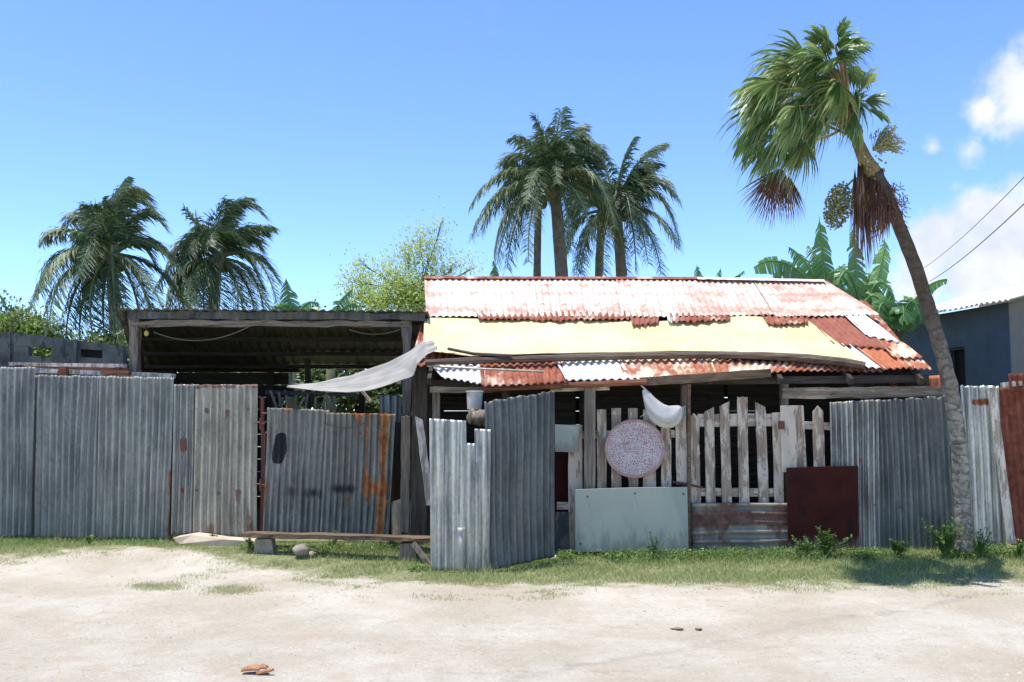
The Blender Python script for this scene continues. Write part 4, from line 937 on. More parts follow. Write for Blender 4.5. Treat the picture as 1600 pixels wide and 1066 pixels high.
def frond(mb, p0, c, p1, L0, rng, n=80, wdt=.045, tone=.4, droop=.9, wind=(0, 0, 0)):
    p0, c, p1 = Vector(p0), Vector(c), Vector(p1); W = Vector(wind)
    pts = [p0.lerp(c, k / 12).lerp(c.lerp(p1, k / 12), k / 12) for k in range(13)]
    mb.tube(pts, [.045 * (1 - k / 12) ** .8 + .008 for k in range(13)], 5, c=min(1, tone + .35), cap=False)
    for i in range(n):
        t = .10 + .89 * i / (n - 1)
        p = p0.lerp(c, t).lerp(c.lerp(p1, t), t)
        tg = ((c - p0) * (1 - t) + (p1 - c) * t).normalized()
        sd = tg.cross(Vector((0, 0, 1)))
        sd = sd.normalized() if sd.length > .15 else Vector((1, 0, 0)).cross(tg).normalized()
        prof = (min(1, .45 + 3 * t) if t < .2 else 1) * (1 - .55 * max(0, t - .55) / .45)
        for s in (-1, 1):
            ln = L0 * prof * rng.uniform(.65, 1.2)
            dr = (sd * s * rng.uniform(.4, .9) + tg * rng.uniform(.5, 1.1) + Vector((rng.uniform(-.15, .15), 0, rng.uniform(-.1, .2))) + W * .3).normalized()
            q1 = p + dr * ln * .4
            d2 = (dr + DOWN * droop * rng.uniform(.35, 1.1) + W * rng.uniform(.3, 1)).normalized(); q2 = q1 + d2 * ln * .35
            d3 = (d2 + DOWN * droop * rng.uniform(.2, .8) + W * .6).normalized(); q3 = q2 + d3 * ln * .33
            wv = tg * (wdt * .5) + sd * s * wdt * .15
            b = len(mb.v)
            mb.v += [tuple(p - wv * .6), tuple(p + wv * .6), tuple(q1 + wv), tuple(q1 - wv), tuple(q2 + wv * .8), tuple(q2 - wv * .8), tuple(q3)]
            k = max(0, min(1, tone + rng.uniform(-.3, .3)))
            mb.face([b, b + 1, b + 2, b + 3], k); mb.face([b + 3, b + 2, b + 4, b + 5], k); mb.face([b + 5, b + 4, b + 6], k)

def coco_palm(label, Y, cx, cy, base, fronds, wr, seed, leaf=.72, tcol=None, trunk_px=None, group='coconut palms behind the shacks', wind=(0, 0, 0), extra=10, ext_r=90):
    rng = random.Random(seed); top = P(cx, cy, Y); bx, bw = base
    gb_ = P(bx, 650 + 1.6 * F / Y, Y); gb_.z = 0
    t = thing('coconut_palm', label, 'palm tree', gb_, group)
    mb = MB(); n = 16; pts = []; rad = []
    for k in range(n + 1):
        q = k / n; p = gb_.lerp(top, q); p.x += .25 * math.sin(q * math.pi) * (1 if seed % 2 else -1) * .6
        pts.append(p); rad.append(bw * (1.25 - .45 * q + (.25 * (1 - q * 6) if q < .16 else 0)) * (1 + .03 * (k % 2)))
    mb.tube(pts, rad, 12, .04); mb.build('trunk', M['coco_trunk'], t, smooth=True)
    lf = leaf * Y / 26
    for (dx, dy, ax, ay, dep) in fronds:   # tip offset and control offset in pixels, depth of the tip in metres
        mb = MB()
        tip = P(cx + dx, cy + dy, Y + dep); ctl = P(cx + ax, cy + ay, Y + dep * .5)
        frond(mb, top + Vector((rng.uniform(-.1, .1), rng.uniform(-.1, .1), 0)), ctl, tip, lf, rng, tone=rng.uniform(.3, .6) if dep > 0 else rng.uniform(.45, .85), wind=wind)  # nearer fronds toned lighter, sunlight put into their leaf colour
        mb.build('frond', ML['coco'], t)
    for k in range(extra):
        a = rng.uniform(0, 2 * math.pi); r_ = ext_r * rng.uniform(.7, 1.05); up_ = rng.uniform(-.3, 1.0)
        dx = math.cos(a) * r_ * .8; dep = math.sin(a) * r_ * Y / F
        mb = MB(); frond(mb, top, P(cx + dx * .55, cy - (50 + 35 * up_) * ext_r / 100, Y + dep * .5), P(cx + dx, cy + (40 - 90 * up_) * ext_r / 100, Y + dep), lf, rng, n=76, tone=rng.uniform(.25, .6), wind=wind)
        mb.build('frond', ML['coco'], t)
    for k in range(7):
        a = rng.uniform(0, 6.28); mb = MB(); mb.blob(top + Vector((math.cos(a) * .28, math.sin(a) * .28, -.25 + rng.uniform(-.12, .1))), .13, .13, .16, 10, 7, .05)
        mb.build('coconut', M['coconut'], t, smooth=True)
M['coconut'] = plain_mat('coconut_husk', (.10, .12, .04), (.14, .10, .04), .6, 5, .1)
WR = (.5, 0, 0)
coco_palm('leftmost coconut palm behind the block wall, crown swept right at its top', 25, 172, 398, (176, .17),
    [(-125, 85, -90, -40, -1), (-105, -22, -60, -60, 0), (-95, 118, -95, 10, -1.2), (-70, 150, -70, 30, .5), (-20, 165, -50, 40, -1), (30, 150, 20, 60, -1), (50, 165, 50, 30, .3), (95, 118, 60, 10, -1.2), (128, 60, 70, -55, -.4), (125, 105, 90, 0, .8),
     (-45, -55, -20, -80, .8), (-30, -75, -10, -60, -.6), (75, -60, 10, -150, 0), (50, -100, -5, -120, -.5), (88, -40, 40, -105, .6), (25, -118, -5, -90, .4), (60, -75, 0, -130, .9), (-10, -80, -10, -60, 0), (-45, 160, -60, 50, .3), (-5, 170, -20, 50, .8), (15, 160, 5, 60, -1.2), (75, 150, 60, 20, .7), (70, 135, 50, 0, -1), (-110, 60, -80, -30, .8), (110, 30, 60, -60, .5)], 1, 11, wind=WR, extra=10, ext_r=100)
coco_palm('second coconut palm from the left, behind the open shed roof', 27, 340, 404, (338, .17),
    [(-50, -75, -20, -40, 0), (80, -50, 40, -50, -.3), (75, -65, 10, -130, 0), (45, -92, 0, -80, .4), (95, 80, 70, -40, -.8), (98, 40, 60, -30, .5), (90, 95, 50, 10, -1), (-50, 85, -45, 0, -.8), (-20, 95, -30, 20, .5), (30, 98, 40, 10, -1), (-95, 45, -50, -35, .3), (60, 95, 50, 20, .6), (10, -88, -5, -50, -.4), (-80, 80, -70, 0, 0), (0, 100, 5, 30, -1.1), (-35, 100, -40, 20, -1), (75, 100, 65, 0, -.2), (45, 100, 30, 20, .5), (-60, 90, -60, 10, .8), (-70, 0, -40, -50, .2), (70, -10, 40, -60, .6)], 1, 12, wind=WR, extra=9, ext_r=90)
WL = (.12, 0, 0)
coco_palm('tall coconut palm with straight thick trunk left of centre above the ridge', 26, 866, 285, (880, .19),
    [(-130, 35, -80, -50, -.5), (-128, 85, -90, -20, -.8), (-90, 130, -70, 10, -.6), (-40, 125, -45, 20, -1), (60, 90, 40, -10, -1.4), (95, 70, 70, -60, -.8), (75, -20, 40, -70, .4), (-60, -70, -20, -60, -.5), (-30, -100, -10, -60, 0), (10, -112, 0, -60, .4), (40, -85, 15, -80, .5), (60, -60, 20, -90, -.3), (-80, -30, -40, -60, .5), (110, 110, 90, 0, .6), (25, 110, 20, 10, -1.2), (-15, -80, -8, -50, -1)], 1, 13, wind=WL, extra=12, ext_r=108)
coco_palm('slender coconut palm crossing beside the thick trunk, left of centre', 27.5, 842, 300, (855, .12),
    [(-70, 100, -60, 10, 0), (-90, 60, -60, -30, .5), (-50, 120, -40, 20, .6), (40, 110, 40, 20, .4)], 1, 14, wind=WL, extra=7, ext_r=80)
coco_palm('coconut palm with right-hand crown above the ridge, nearer of the pair', 28, 963, 318, (970, .17),
    [(98, -5, 50, -70, -.3), (100, 68, 75, -60, -.6), (95, 70, 70, 0, -.8), (70, 112, 60, 20, -.8), (-55, 110, -50, 20, -.5), (-20, 112, -25, 20, -1), (60, -60, 30, -60, .3), (25, -98, 0, -50, 0), (-30, -85, -15, -60, .5), (-60, -20, -30, -60, .5), (30, 105, 30, 10, .4), (70, -90, 30, -80, .2), (50, 95, 35, -10, -1.2)], 1, 15, wind=WL, extra=11, ext_r=98)
coco_palm('coconut palm with dark narrow trunk just left of the right-hand crown', 30, 940, 330, (944, .14),
    [(-60, 90, -50, 0, 0), (-40, 100, -30, 20, .5), (40, 100, 30, 20, .5)], 1, 16, wind=WL, extra=7, ext_r=80)

# ---- fan palm in front
def zz(x, y): return (1120 + x / 2.317, 20 + y / 2.317)
YF = 10.35
fpb = P(1507, 862, 11.32); fpb.z = gh(fpb.x, fpb.y)
fp = thing('fan_palm', 'wind-bent leaning fan palm before the right fence, fronds blown left', 'palm tree', fpb)
trk = [(1508, 862, 11.32, 18), (1507, 835, 11.32, 15), (1504, 790, 11.3, 14), (1500, 720, 11.22, 14), (1494, 660, 11.14, 13.5), (1484, 600, 11.05, 13), (1467, 535, 10.93, 12.5), (1449, 475, 10.82, 12), (1430, 415, 10.7, 11.5), (1408, 360, 10.55, 11), (1388, 312, 10.42, 11), (1366, 270, 10.35, 13)]
mb = MB(); tp = []; tr = []
for (a, b), in zip(zip(trk, trk[1:])):
    for k in range(4):
        q = k / 4; v = [a[i] + (b[i] - a[i]) * q for i in range(4)]; tp.append(P(*v[:3])); tr.append(v[3] * .86 / F * 11.0 * (1 + .05 * ((len(tp)) % 2)))
tp.append(P(*trk[-1][:3])); tr.append(trk[-1][3] / F * 11.2)
mb.tube(tp, tr, 16, .05); mb.build('trunk', M['trunk'], fp, smooth=True)
M['shaft'] = plain_mat('crown_shaft', (.24, .20, .09), (.12, .075, .04), .7, 9, .4)
mb = MB(); mb.tube([P(1366, 272, YF), P(1352, 250, YF), P(1340, 222, YF), P(1330, 190, YF), P(1322, 150, YF)], [.10, .085, .06, .045, .025], 10, .10); mb.build('crown_shaft', M['shaft'], fp, smooth=True)

def fan(parent, hub, axis, Rm, rng, mat, tone, spread=1.5, nseg=46, wind=Vector((-.5, 0, -.6)), tilt=None, yd=0., part='fan_leaf', wmul=1., lvar=.11, droopk=0.):
    hub = Vector(hub); A_ = Vector(axis).normalized()
    up = tilt or Vector((rng.uniform(-.5, .5), -1, rng.uniform(-.1, .9)))
    Nn = (up - A_ * up.dot(A_)).normalized(); B_ = A_.cross(Nn)
    mb = MB()
    for i in range(nseg):
        ph = spread * (2 * (i + .5) / nseg - 1) + rng.uniform(-.02, .02)
        d = A_ * math.cos(ph) + B_ * math.sin(ph)
        ln = Rm * (1 - .22 * abs(ph) / spread) * rng.uniform(1 - 1.3 * lvar, 1 + .6 * lvar)
        wd = spread * 2 / nseg
        sd = (B_ * math.cos(ph) - A_ * math.sin(ph))
        k = max(0, min(1, tone + rng.uniform(-.38, .38)))
        p = hub.copy(); dd = d.copy(); b = len(mb.v); m = 7
        fold = Nn * (.012 if i % 2 else -.012)
        for j in range(m + 1):
            q = j / m
            wj = min(wd * ln * q * .60, wd * ln * .22) * max(0., 1 - max(0, q - .42) / .58) ** .8 * wmul
            cup = Nn * (-.0)
            mb.v += [tuple(p - sd * wj + fold * (q > 0) * (q < .6)), tuple(p + sd * wj - fold * (q > 0) * (q < .6))]
            bend = (.80 + droopk) * max(0, q - .22) * (1 + rng.uniform(-.3, .3))
            dd = (dd + wind * bend).normalized(); p = p + dd * ln / m
        for j in range(m): mb.face([b + 2 * j, b + 2 * j + 1, b + 2 * j + 3, b + 2 * j + 2], k)
    o = mb.build(part, mat, parent)
    return o
rng = random.Random(5)
cs = P(1328, 178, YF)
Z2M = 1 / 2.317 / F * YF
FANS = [((455, 262), (-.5, .85), 175, .72, 1.7, -.35), ((400, 150), (.05, 1 * -1), 120, .5, 1.3, .1), ((430, 115), (1, -.15), 125, .45, 1.1, -.1), ((330, 175), (-1, -.25), 210, .55, 1.2, .1), ((310, 220), (-1, .15), 215, .4, 1.2, -.1),
    ((280, 270), (-.95, .45), 215, .5, 1.2, .25), ((235, 330), (-.8, .7), 200, .45, 1.3, 0), ((190, 340), (-.6, .85), 190, .4, 1.3, -.3), ((350, 290), (-.7, .75), 190, .55, 1.4, -.3), ((300, 395), (-.6, .85), 200, .75, 1.3, -.4),
    ((320, 465), (-.05, 1), 165, .8, .9, -.45), ((240, 440), (-.45, .95), 180, .65, 1.2, -.2), ((525, 280), (.4, -.8), 110, .9, .8, -.1), ((535, 320), (1, .1), 115, .8, .9, .1), ((490, 370), (.2, .9), 130, .6, 1.2, -.25),
    ((140, 430), (-.35, 1), 160, .35, 1.1, .1), ((420, 190), (-.3, .9), 170, .25, 1.5, .3), ((380, 240), (-.9, .1), 190, .3, 1.3, .4), ((330, 330), (-.6, .8), 200, .3, 1.4, .4), ((260, 180), (-.9, .4), 180, .45, 1.2, .4),
    ((430, 175), (-.6, .2), 130, .5, 1.2, -.3), ((460, 140), (.5, -.3), 120, .55, 1.2, .0), ((380, 180), (-.8, .1), 150, .6, 1.2, -.35), ((440, 240), (.2, .9), 120, .6, 1.2, -.3), ((395, 170), (-.5, -.5), 120, .5, 1.1, -.2), ((370, 120), (-.2, -1), 90, .6, 1., .1), ((440, 160), (.8, -.1), 120, .5, 1.1, -.3), ((410, 230), (-.4, .9), 160, .6, 1.3, -.1), ((270, 200), (-1, .0), 170, .7, 1.1, -.4), ((220, 250), (-.9, .4), 170, .65, 1.1, -.45), ((160, 300), (-.7, .8), 150, .7, 1.1, -.4), ((290, 340), (-.5, .9), 180, .75, 1.2, -.5), ((370, 380), (-.4, .9), 150, .6, 1.2, -.3), ((500, 320), (.3, .8), 120, .5, 1.2, -.1), ((470, 200), (.7, .5), 130, .3, 1.3, .35), ((430, 130), (-.7, -.4), 120, .45, 1.2, .2), ((180, 260), (-.8, .6), 170, .5, 1.2, .45), ((400, 330), (-.3, .95), 170, .45, 1.3, .2), ((200, 470), (-.2, 1), 150, .55, 1.1, .3), ((440, 90), (.4, -.6), 80, .6, 1.2, 0)]
for (h, ax, rz, tone, spr, dy) in FANS:
    hp = P(*zz(*h), YF + dy)
    fan(fp, hp, (ax[0], rng.uniform(-.35, .2), -ax[1]), rz * Z2M * 1.32, rng, ML['fan'], tone * .9 + .12, spr * .86, nseg=38, wind=Vector((-.38 if h[0] < 520 else .15, rng.uniform(-.3, .2), -1)), tilt=Vector((rng.uniform(-1.6, 1.6), -.8, rng.uniform(-1.2, 1.6))), wmul=.72, lvar=.34, droopk=.7)
    fan(fp, hp + Vector((rng.uniform(-.12, .05), rng.uniform(-.25, .25), rng.uniform(-.12, .08))), (ax[0] - .25, rng.uniform(-.4, .4), -ax[1] - .2), rz * Z2M * 1.15, rng, ML['fan'], tone * .8, spr * .7, nseg=26, wind=Vector((-.4 if h[0] < 520 else .15, 0, -1)), tilt=Vector((rng.uniform(-2, 2), -.5, rng.uniform(-1.5, 1.5))), wmul=.7, lvar=.34, droopk=.9)
    mb = MB(); mid = cs.lerp(hp, .5) + Vector((0, 0, .08)); mb.tube([cs + Vector((rng.uniform(-.04, .04), 0, rng.uniform(-.25, .02))), mid, hp], [.016, .012, .009], 6); mb.build('petiole', M['shaft'], fp)
# dead fans
for (h, ax, rz, spr, dy) in [((235, 560), (-.35, .95), 250, .8, -.1), ((200, 575), (-.1, 1), 230, .7, .15), ((260, 590), (.05, 1), 210, .5, .2)]:
    fan(fp, P(*zz(*h), YF + dy), (ax[0], 0, -ax[1]), rz * Z2M, rng, ML['dead'], .35, spr, nseg=30, wind=Vector((-.05, 0, -.2)), tilt=Vector((0, -1, .1)), part='dead_leaf')
mb = MB(); mb.tube([cs + Vector((.02, 0, -.1)), P(*zz(420, 440), YF), P(*zz(330, 470), YF), P(*zz(235, 560), YF)], [.018, .016, .014, .01], 6); mb.build('petiole', M['shaft_r'] if 'shaft_r' in M else M['shaft'], fp)
for (x, y, rz, spr) in ((512, 520, 470, .10), (535, 540, 440, .10), (500, 560, 380, .09), (560, 600, 230, .22), (590, 610, 200, .2), (545, 600, 340, .12), (525, 530, 300, .14)):
    fan(fp, P(*zz(x, y), YF + rng.uniform(-.12, .12)), (rng.uniform(-.04, .06), 0, -1), rz * Z2M, rng, ML['dead'], rng.uniform(.2, .5), spr, nseg=14, wind=Vector((.02, 0, -.3)), tilt=Vector((0, -1, 0)), part='dead_leaf', wmul=2.2)
for k in range(12):     # old leaf bases and torn skirts hugging the top of the trunk
    q = k / 11; c_ = P(1352 + 40 * q + (-9 if k % 2 else 9), 268 + 62 * q, YF + rng.uniform(-.1, .1))
    fan(fp, c_, (rng.uniform(-.5, .5), rng.uniform(-.3, .3), -1), rng.uniform(.25, .55), rng, ML['dead'], rng.uniform(.2, .7), .28, nseg=9, wind=Vector((.0, 0, -.6)), tilt=Vector((rng.uniform(-1, 1), -1, 0)), part='dead_leaf', wmul=1.8)
# fibrous old flower stalks
mb = MB()
for k in range(150):
    x = rng.gauss(620, 32); y = rng.uniform(610, 740); p = P(*zz(x, y), YF + rng.uniform(-.15, .15)); pts = [p]
    for j in range(3): p = p + Vector((rng.uniform(-.06, .07), rng.uniform(-.04, .04), rng.uniform(-.09, .02))); pts.append(p)
    mb.tube(pts, .004, 3, c=rng.uniform(.2, .6), cap=False)
mb.build('old_flower_stalk', ML['dead'], fp)
# live inflorescence
mb = MB()
for k in range(90):
    s = P(*zz(565, 500), YF - .05); e = P(*zz(rng.gauss(625, 30), rng.gauss(462, 26)), YF + rng.uniform(-.2, .2)); m_ = s.lerp(e, .55) + Vector((0, 0, .03))
    mb.tube([s, m_, e], .004, 3, c=.7, cap=False)
    for j in range(12):
        q = m_.lerp(e, rng.random() ** .6) + Vector([rng.uniform(-.022, .022) for _ in range(3)]); mb.octa(q, rng.uniform(.006, .011), rng.uniform(.4, 1))
for k in range(50):
    q = P(*zz(rng.gauss(570, 18), rng.gauss(550, 16)), YF - .08); mb.octa(q, .016, rng.uniform(.3, .8))
mb.build('flower_cluster', ML['seed'], fp)
mb = MB()
mb.tube([P(*zz(530, 590), YF), P(*zz(490, 608), YF - .05), P(*zz(455, 645), YF - .05)], .012, 6, c=.4)
mb.build('fruit_stalk', ML['seed'], fp); mb = MB()
for k in range(1100):
    d = Vector((rng.gauss(0, 1), rng.gauss(0, 1), rng.gauss(0, 1))).normalized() * rng.random() ** .35
    q = P(*zz(440, 700), YF - .05) + Vector((d.x * .155 + .05 * d.z, d.y * .14, d.z * .27)); mb.octa(q, rng.uniform(.009, .015), rng.uniform(.05, .75))
mb.build('fruit_bunch', ML['seed'], fp)

# ---- banana plants
def banana_leaf(parent, base, ctl, tip, wd, rng, tone=.5, tear=.3):
    base, ctl, tip = Vector(base), Vector(ctl), Vector(tip); n = 26; mb = MB()
    pts = []
    for i in range(n + 1):
        t = i / n; pts.append(base.lerp(ctl, t).lerp(ctl.lerp(tip, t), t))
    mb.tube(pts, [.022 * (1 - k / n) + .005 for k in range(n + 1)], 5, c=.95, cap=False)
    for s in (-1, 1):
        off = 0
        for i in range(n):
            t0, t1 = i / n, (i + 1) / n
            if t1 < .06: continue
            def ed(t):
                tg = ((ctl - base) * (1 - t) + (tip - ctl) * t).normalized(); sd = tg.cross(Vector((0, -1, .35))).normalized()
                prof = max(0., math.sin(math.pi * min(1, max(0, (t - .03) * 1.02)) ** .75)) ** .6
                return sd * s * wd * prof + Vector((0, .10, -.30)) * wd * prof
            if rng.random() < tear: off = rng.uniform(-.12, .12)
            drop = Vector((rng.uniform(-.02, .02), off * .5, -abs(off)))
            a, b = pts[i], pts[i + 1]; g = .92 if rng.random() < tear else 1.03
            c_ = b + ed(t1) + drop; d_ = a + ed(t0) + drop
            c_ = d_ + (c_ - d_) * g
            m1 = a.lerp(d_, .5) + Vector((0, 0, wd * .06)); m2 = b.lerp(c_, .5) + Vector((0, 0, wd * .06))
            k = max(0, min(1, tone + rng.uniform(-.15, .15)))
            mb.poly([a, b, m2, m1], k); mb.poly([m1, m2, c_, d_], k)
    mb.build('leaf', ML['banana'], parent)
def banana(label, bx, Y, leaves, stem_top, seed, group='banana plants behind the shack'):
    rng = random.Random(seed); b = P(bx, 700, Y); b.z = 0
    t = thing('banana_plant', label, 'banana plant', b, group)
    st = P(bx + 3, stem_top, Y); mb = MB(); mb.tube([b, b.lerp(st, .5), st], [.13, .11, .06], 12, .05); mb.build('stem', M['banana_stem'], t, smooth=True)
    for (tx, ty, cx_, cy_, wd, dep, tone) in leaves:
        banana_leaf(t, st + Vector((0, 0, -.1)), P(cx_, cy_, Y + dep * .5), P(tx, ty, Y + dep), wd, rng, tone, .35)
M['banana_stem'] = plain_mat('banana_stem', (.16, .2, .08), (.12, .1, .05), .6, 6, .2)
banana('banana plant with a tall ragged upright leaf left of the dead palm skirt', 1292, 17, [(1280, 338, 1286, 420, .20, 0, .6), (1178, 418, 1230, 380, .19, -.3, .4), (1232, 386, 1262, 400, .17, .3, .3), (1205, 440, 1235, 395, .16, .4, .35), (1262, 384, 1280, 400, .15, .5, .3), (1330, 440, 1310, 380, .17, -.3, .6)], 470, 31)
banana('banana plant behind the palm skirt with comb-torn vertical leaf', 1345, 16.4, [(1334, 345, 1335, 420, .17, 0, .45), (1382, 372, 1385, 400, .15, .3, .85), (1308, 450, 1325, 380, .18, -.3, .6), (1398, 470, 1370, 400, .18, -.2, .5), (1290, 470, 1310, 420, .16, -.4, .7), (1365, 440, 1355, 400, .15, .4, .7)], 490, 32)
banana('banana plant with broad dark drooping leaves near the leaning trunk', 1400, 15.6, [(1440, 505, 1425, 430, .24, -.2, .2), (1372, 500, 1375, 440, .24, -.3, .3), (1480, 436, 1430, 440, .10, .2, .3), (1462, 500, 1450, 440, .18, .2, .15), (1350, 480, 1365, 430, .18, .2, .7), (1412, 500, 1412, 450, .22, -.5, .25)], 510, 33)
banana('banana plant showing two leaf tips above the shed roof', 455, 19, [(447, 435, 452, 470, .2, 0, .25), (500, 480, 480, 455, .2, .3, .3), (420, 500, 435, 455, .2, -.3, .4)], 500, 34)
banana('banana plant with one arching leaf tip beside the feathery tree', 515, 19, [(551, 452, 525, 470, .17, -.2, .45), (470, 490, 492, 468, .16, .2, .3), (560, 480, 540, 465, .14, .3, .35)], 500, 35)
banana('banana plant with small dark leaf tips above the ridge, left of the palms', 774, 24, [(772, 408, 773, 440, .14, 0, .3), (790, 460, 785, 430, .2, .3, .3), (750, 460, 760, 430, .2, -.3, .3)], 460, 36)
banana('banana plant with the three tiny tips above the ridge right of the palms', 1105, 26, [(1089, 414, 1094, 440, .16, 0, .3), (1126, 418, 1122, 440, .12, .3, .3), (1163, 423, 1140, 440, .10, -.3, .3)], 470, 37)

# ---- trees with small leaves
def leafy(name, label, cat, Y, stem, blobs, mat, n, size, seed, branches=True, bark='bark', group=None, tw=.07, aspect=.5):
    rng = random.Random(seed); b = P(stem[0], 700, Y); b.z = 0
    t = thing(name, label, cat, b, group); tot = sum(q[2] * q[3] for q in blobs)
    fork = P(stem[0] + 5, stem[1], Y)
    tm = MB(); tm.tube([b, b.lerp(fork, .5) + Vector((.05, 0, 0)), fork], [tw * 1.5, tw, tw * .7], 9, .06)
    cm_ = MB()
    for (bx, by, rx, ry, den) in blobs:
        c = P(bx, by, Y); RX = rx / F * Y; RZ = ry / F * Y; RY = RX * .8
        dp = rng.uniform(-.4, .4) * RX; c.y += dp
        tm.tube([fork + Vector((0, 0, -.1)), fork.lerp(c, .5) + Vector((rng.uniform(-.1, .1), 0, .05)), c], [tw * .5, tw * .35, tw * .12], 6, .05)
        for k in range(6):
            e = c + Vector((rng.gauss(0, .5) * RX, rng.gauss(0, .5) * RY, rng.uniform(-.2, .95) * RZ)); tm.tube([c.lerp(fork, .25), c.lerp(e, .5), e], [tw * .15, tw * .1, tw * .04], 4, 0, cap=False)
        cnt = int(n * rx * ry / tot * den)
        ncl = max(4, cnt // 26)
        for q in range(ncl):
            d = Vector((rng.gauss(0, 1), rng.gauss(0, 1), rng.gauss(0, 1))).normalized() * rng.random() ** .45
            cc_ = c + Vector((d.x * RX, d.y * RY, d.z * RZ)); tone = rng.uniform(.15, .85); cr = rng.uniform(.09, .2) * Y / 20
            for k in range(26):
                p = cc_ + Vector([rng.gauss(0, cr) for _ in range(3)]); a = Vector([rng.uniform(-1, 1) for _ in range(3)]).normalized()
                s_ = a.orthogonal().normalized(); z_ = size * rng.uniform(.6, 1.3)
                cm_.poly([p - a * z_, p + s_ * z_ * aspect, p + a * z_, p - s_ * z_ * aspect], max(0, min(1, tone + rng.uniform(-.2, .2))))
    tm.build('trunk', M[bark], t); cm_.build('crown', mat, t)
leafy('feathery_tree', 'airy yellow green tree left of the shack ridge', 'tree', 22, (650, 470),
    [(560, 440, 28, 26, .8), (575, 470, 36, 24, 1.2), (610, 430, 26, 34, .9), (635, 400, 18, 30, .7), (655, 375, 18, 26, .6), (672, 395, 22, 30, .8), (640, 455, 36, 28, 1.4), (680, 430, 28, 24, 1), (715, 415, 26, 16, .55), (600, 470, 40, 22, 1.4), (655, 470, 34, 30, 1.8), (560, 410, 12, 16, .3), (740, 418, 12, 8, .3), (690, 350, 10, 12, .2)],
    ML['feather'], 12500, .042, 51, tw=.045, aspect=.35)
leafy('green_bush', 'sunlit green bushy tree at the left edge behind the block wall', 'tree', 26, (50, 540), [(10, 512, 30, 16, 1), (55, 514, 28, 14, 1), (84, 526, 14, 9, .7), (20, 500, 18, 8, .4), (-60, 512, 40, 22, 1), (60, 550, 50, 20, 1)], ML['bush_bright'], 11000, .06, 52, tw=.08)
leafy('green_bush', 'sparse twiggy tree top rising at the far left edge', 'tree', 24, (12, 520), [(8, 478, 14, 16, .5), (30, 490, 14, 10, .4)], ML['bush'], 260, .05, 53, tw=.03)
leafy('green_bush', 'dark bush seen through the shed opening under the tarp', 'tree', 21, (560, 650), [(500, 600, 60, 45, 1), (580, 620, 60, 50, 1), (640, 610, 50, 50, 1), (430, 610, 60, 40, 1)], ML['bush'], 12000, .07, 54, tw=.08)
leafy('green_bush', 'bush hidden behind the shack right end under the bananas', 'tree', 19, (1360, 560), [(1330, 500, 60, 30, 1), (1400, 510, 60, 30, 1), (1260, 490, 50, 30, 1)], ML['banana'], 5000, .08, 55, tw=.08)
leafy('green_bush', 'dark bush behind the coconut palm foot at the left', 'tree', 24, (200, 560), [(150, 560, 50, 30, 1), (240, 560, 50, 30, 1), (330, 560, 60, 30, 1)], ML['bush'], 12000, .08, 56, tw=.08)

# ------------------------------------------------------------------ grass and weeds
def grass():
    rng = random.Random(77); mb = MB(); n = 0
    while n < 62000:
        x = rng.uniform(-8.5, 8.5); y = rng.uniform(9.0, 12.9)
        if abs(x) > .56 * y + .4: continue
        if y > 12.2 and x > -3.6: continue
        if y > 11.6 and x > -1: continue
        e = y - edgeY(x)
        nz = 1.25 * mnoise.noise(Vector((x * 1.3, y * 2.0, 5))) + .7 * mnoise.noise(Vector((x * 4, y * 6, 8)))
        den = sm(-.15, .95, e + nz * 1.15)
        if rng.random() > den: continue
        n += 1; z = gh(x, y); dry = 1 - sm(-.1, 1.6, e + nz * .9)
        h = rng.uniform(.015, .045) * (.5 + 1.0 * sm(0, 1.2, e)) * (1.9 if rng.random() < .10 else 1) * (1 + .5 * nz)
        a = rng.uniform(0, math.pi); wx, wy = math.cos(a) * .004, math.sin(a) * .004
        lx, ly = rng.gauss(0, .6) * h, rng.gauss(0, .6) * h
        k = max(0, min(1, .32 + .65 * dry * rng.random() + nz * .2 + rng.uniform(-.2, .25)))
        b = len(mb.v); mb.v += [(x - wx, y - wy, z - .003), (x + wx, y + wy, z - .003), (x + lx, y + ly, z + h)]; mb.face((b, b + 1, b + 2), k)
    mb.build('verge_grass', ML['grass'], kind='stuff', label='short green and dry grass on the verge before the fence', cat='grass')
    for (px, py, rx, ry, cnt, lab) in ((255, 910, 45, 6, 1500, 'left dry grass tuft in the road edge'), (372, 916, 40, 8, 1700, 'right dry grass tuft in the road edge')):
        mb = MB()
        for _ in range(cnt):
            u = rng.gauss(0, .5); v = rng.gauss(0, .5); Y = 1.72 * F / (py + v * ry - 650); x = (px + u * rx - 800) / F * Y; z = gh(x, Y)
            h = rng.uniform(.01, .035); b = len(mb.v); mb.v += [(x - .003, Y, z - .002), (x + .003, Y, z - .002), (x + rng.gauss(0, .5) * h, Y + rng.gauss(0, .5) * h, z + h)]; mb.face((b, b + 1, b + 2), rng.uniform(.75, 1))
        mb.build('grass_tuft', ML['grass'], label=lab, cat='grass tuft', group='dry tufts on the road')
grass()
def leaf_at(mb, p, s, rng, k):
    a = Vector((rng.uniform(-1, 1), rng.uniform(-1, 1), rng.uniform(-.1, .8))).normalized(); sd = a.cross(Vector((0, 0, 1))).normalized() * s * .36
    q = p + a * s; mb.poly([p, p.lerp(q, .5) + sd + Vector((0, 0, s * .1)), q, p.lerp(q, .5) - sd + Vector((0, 0, s * .1))], k)
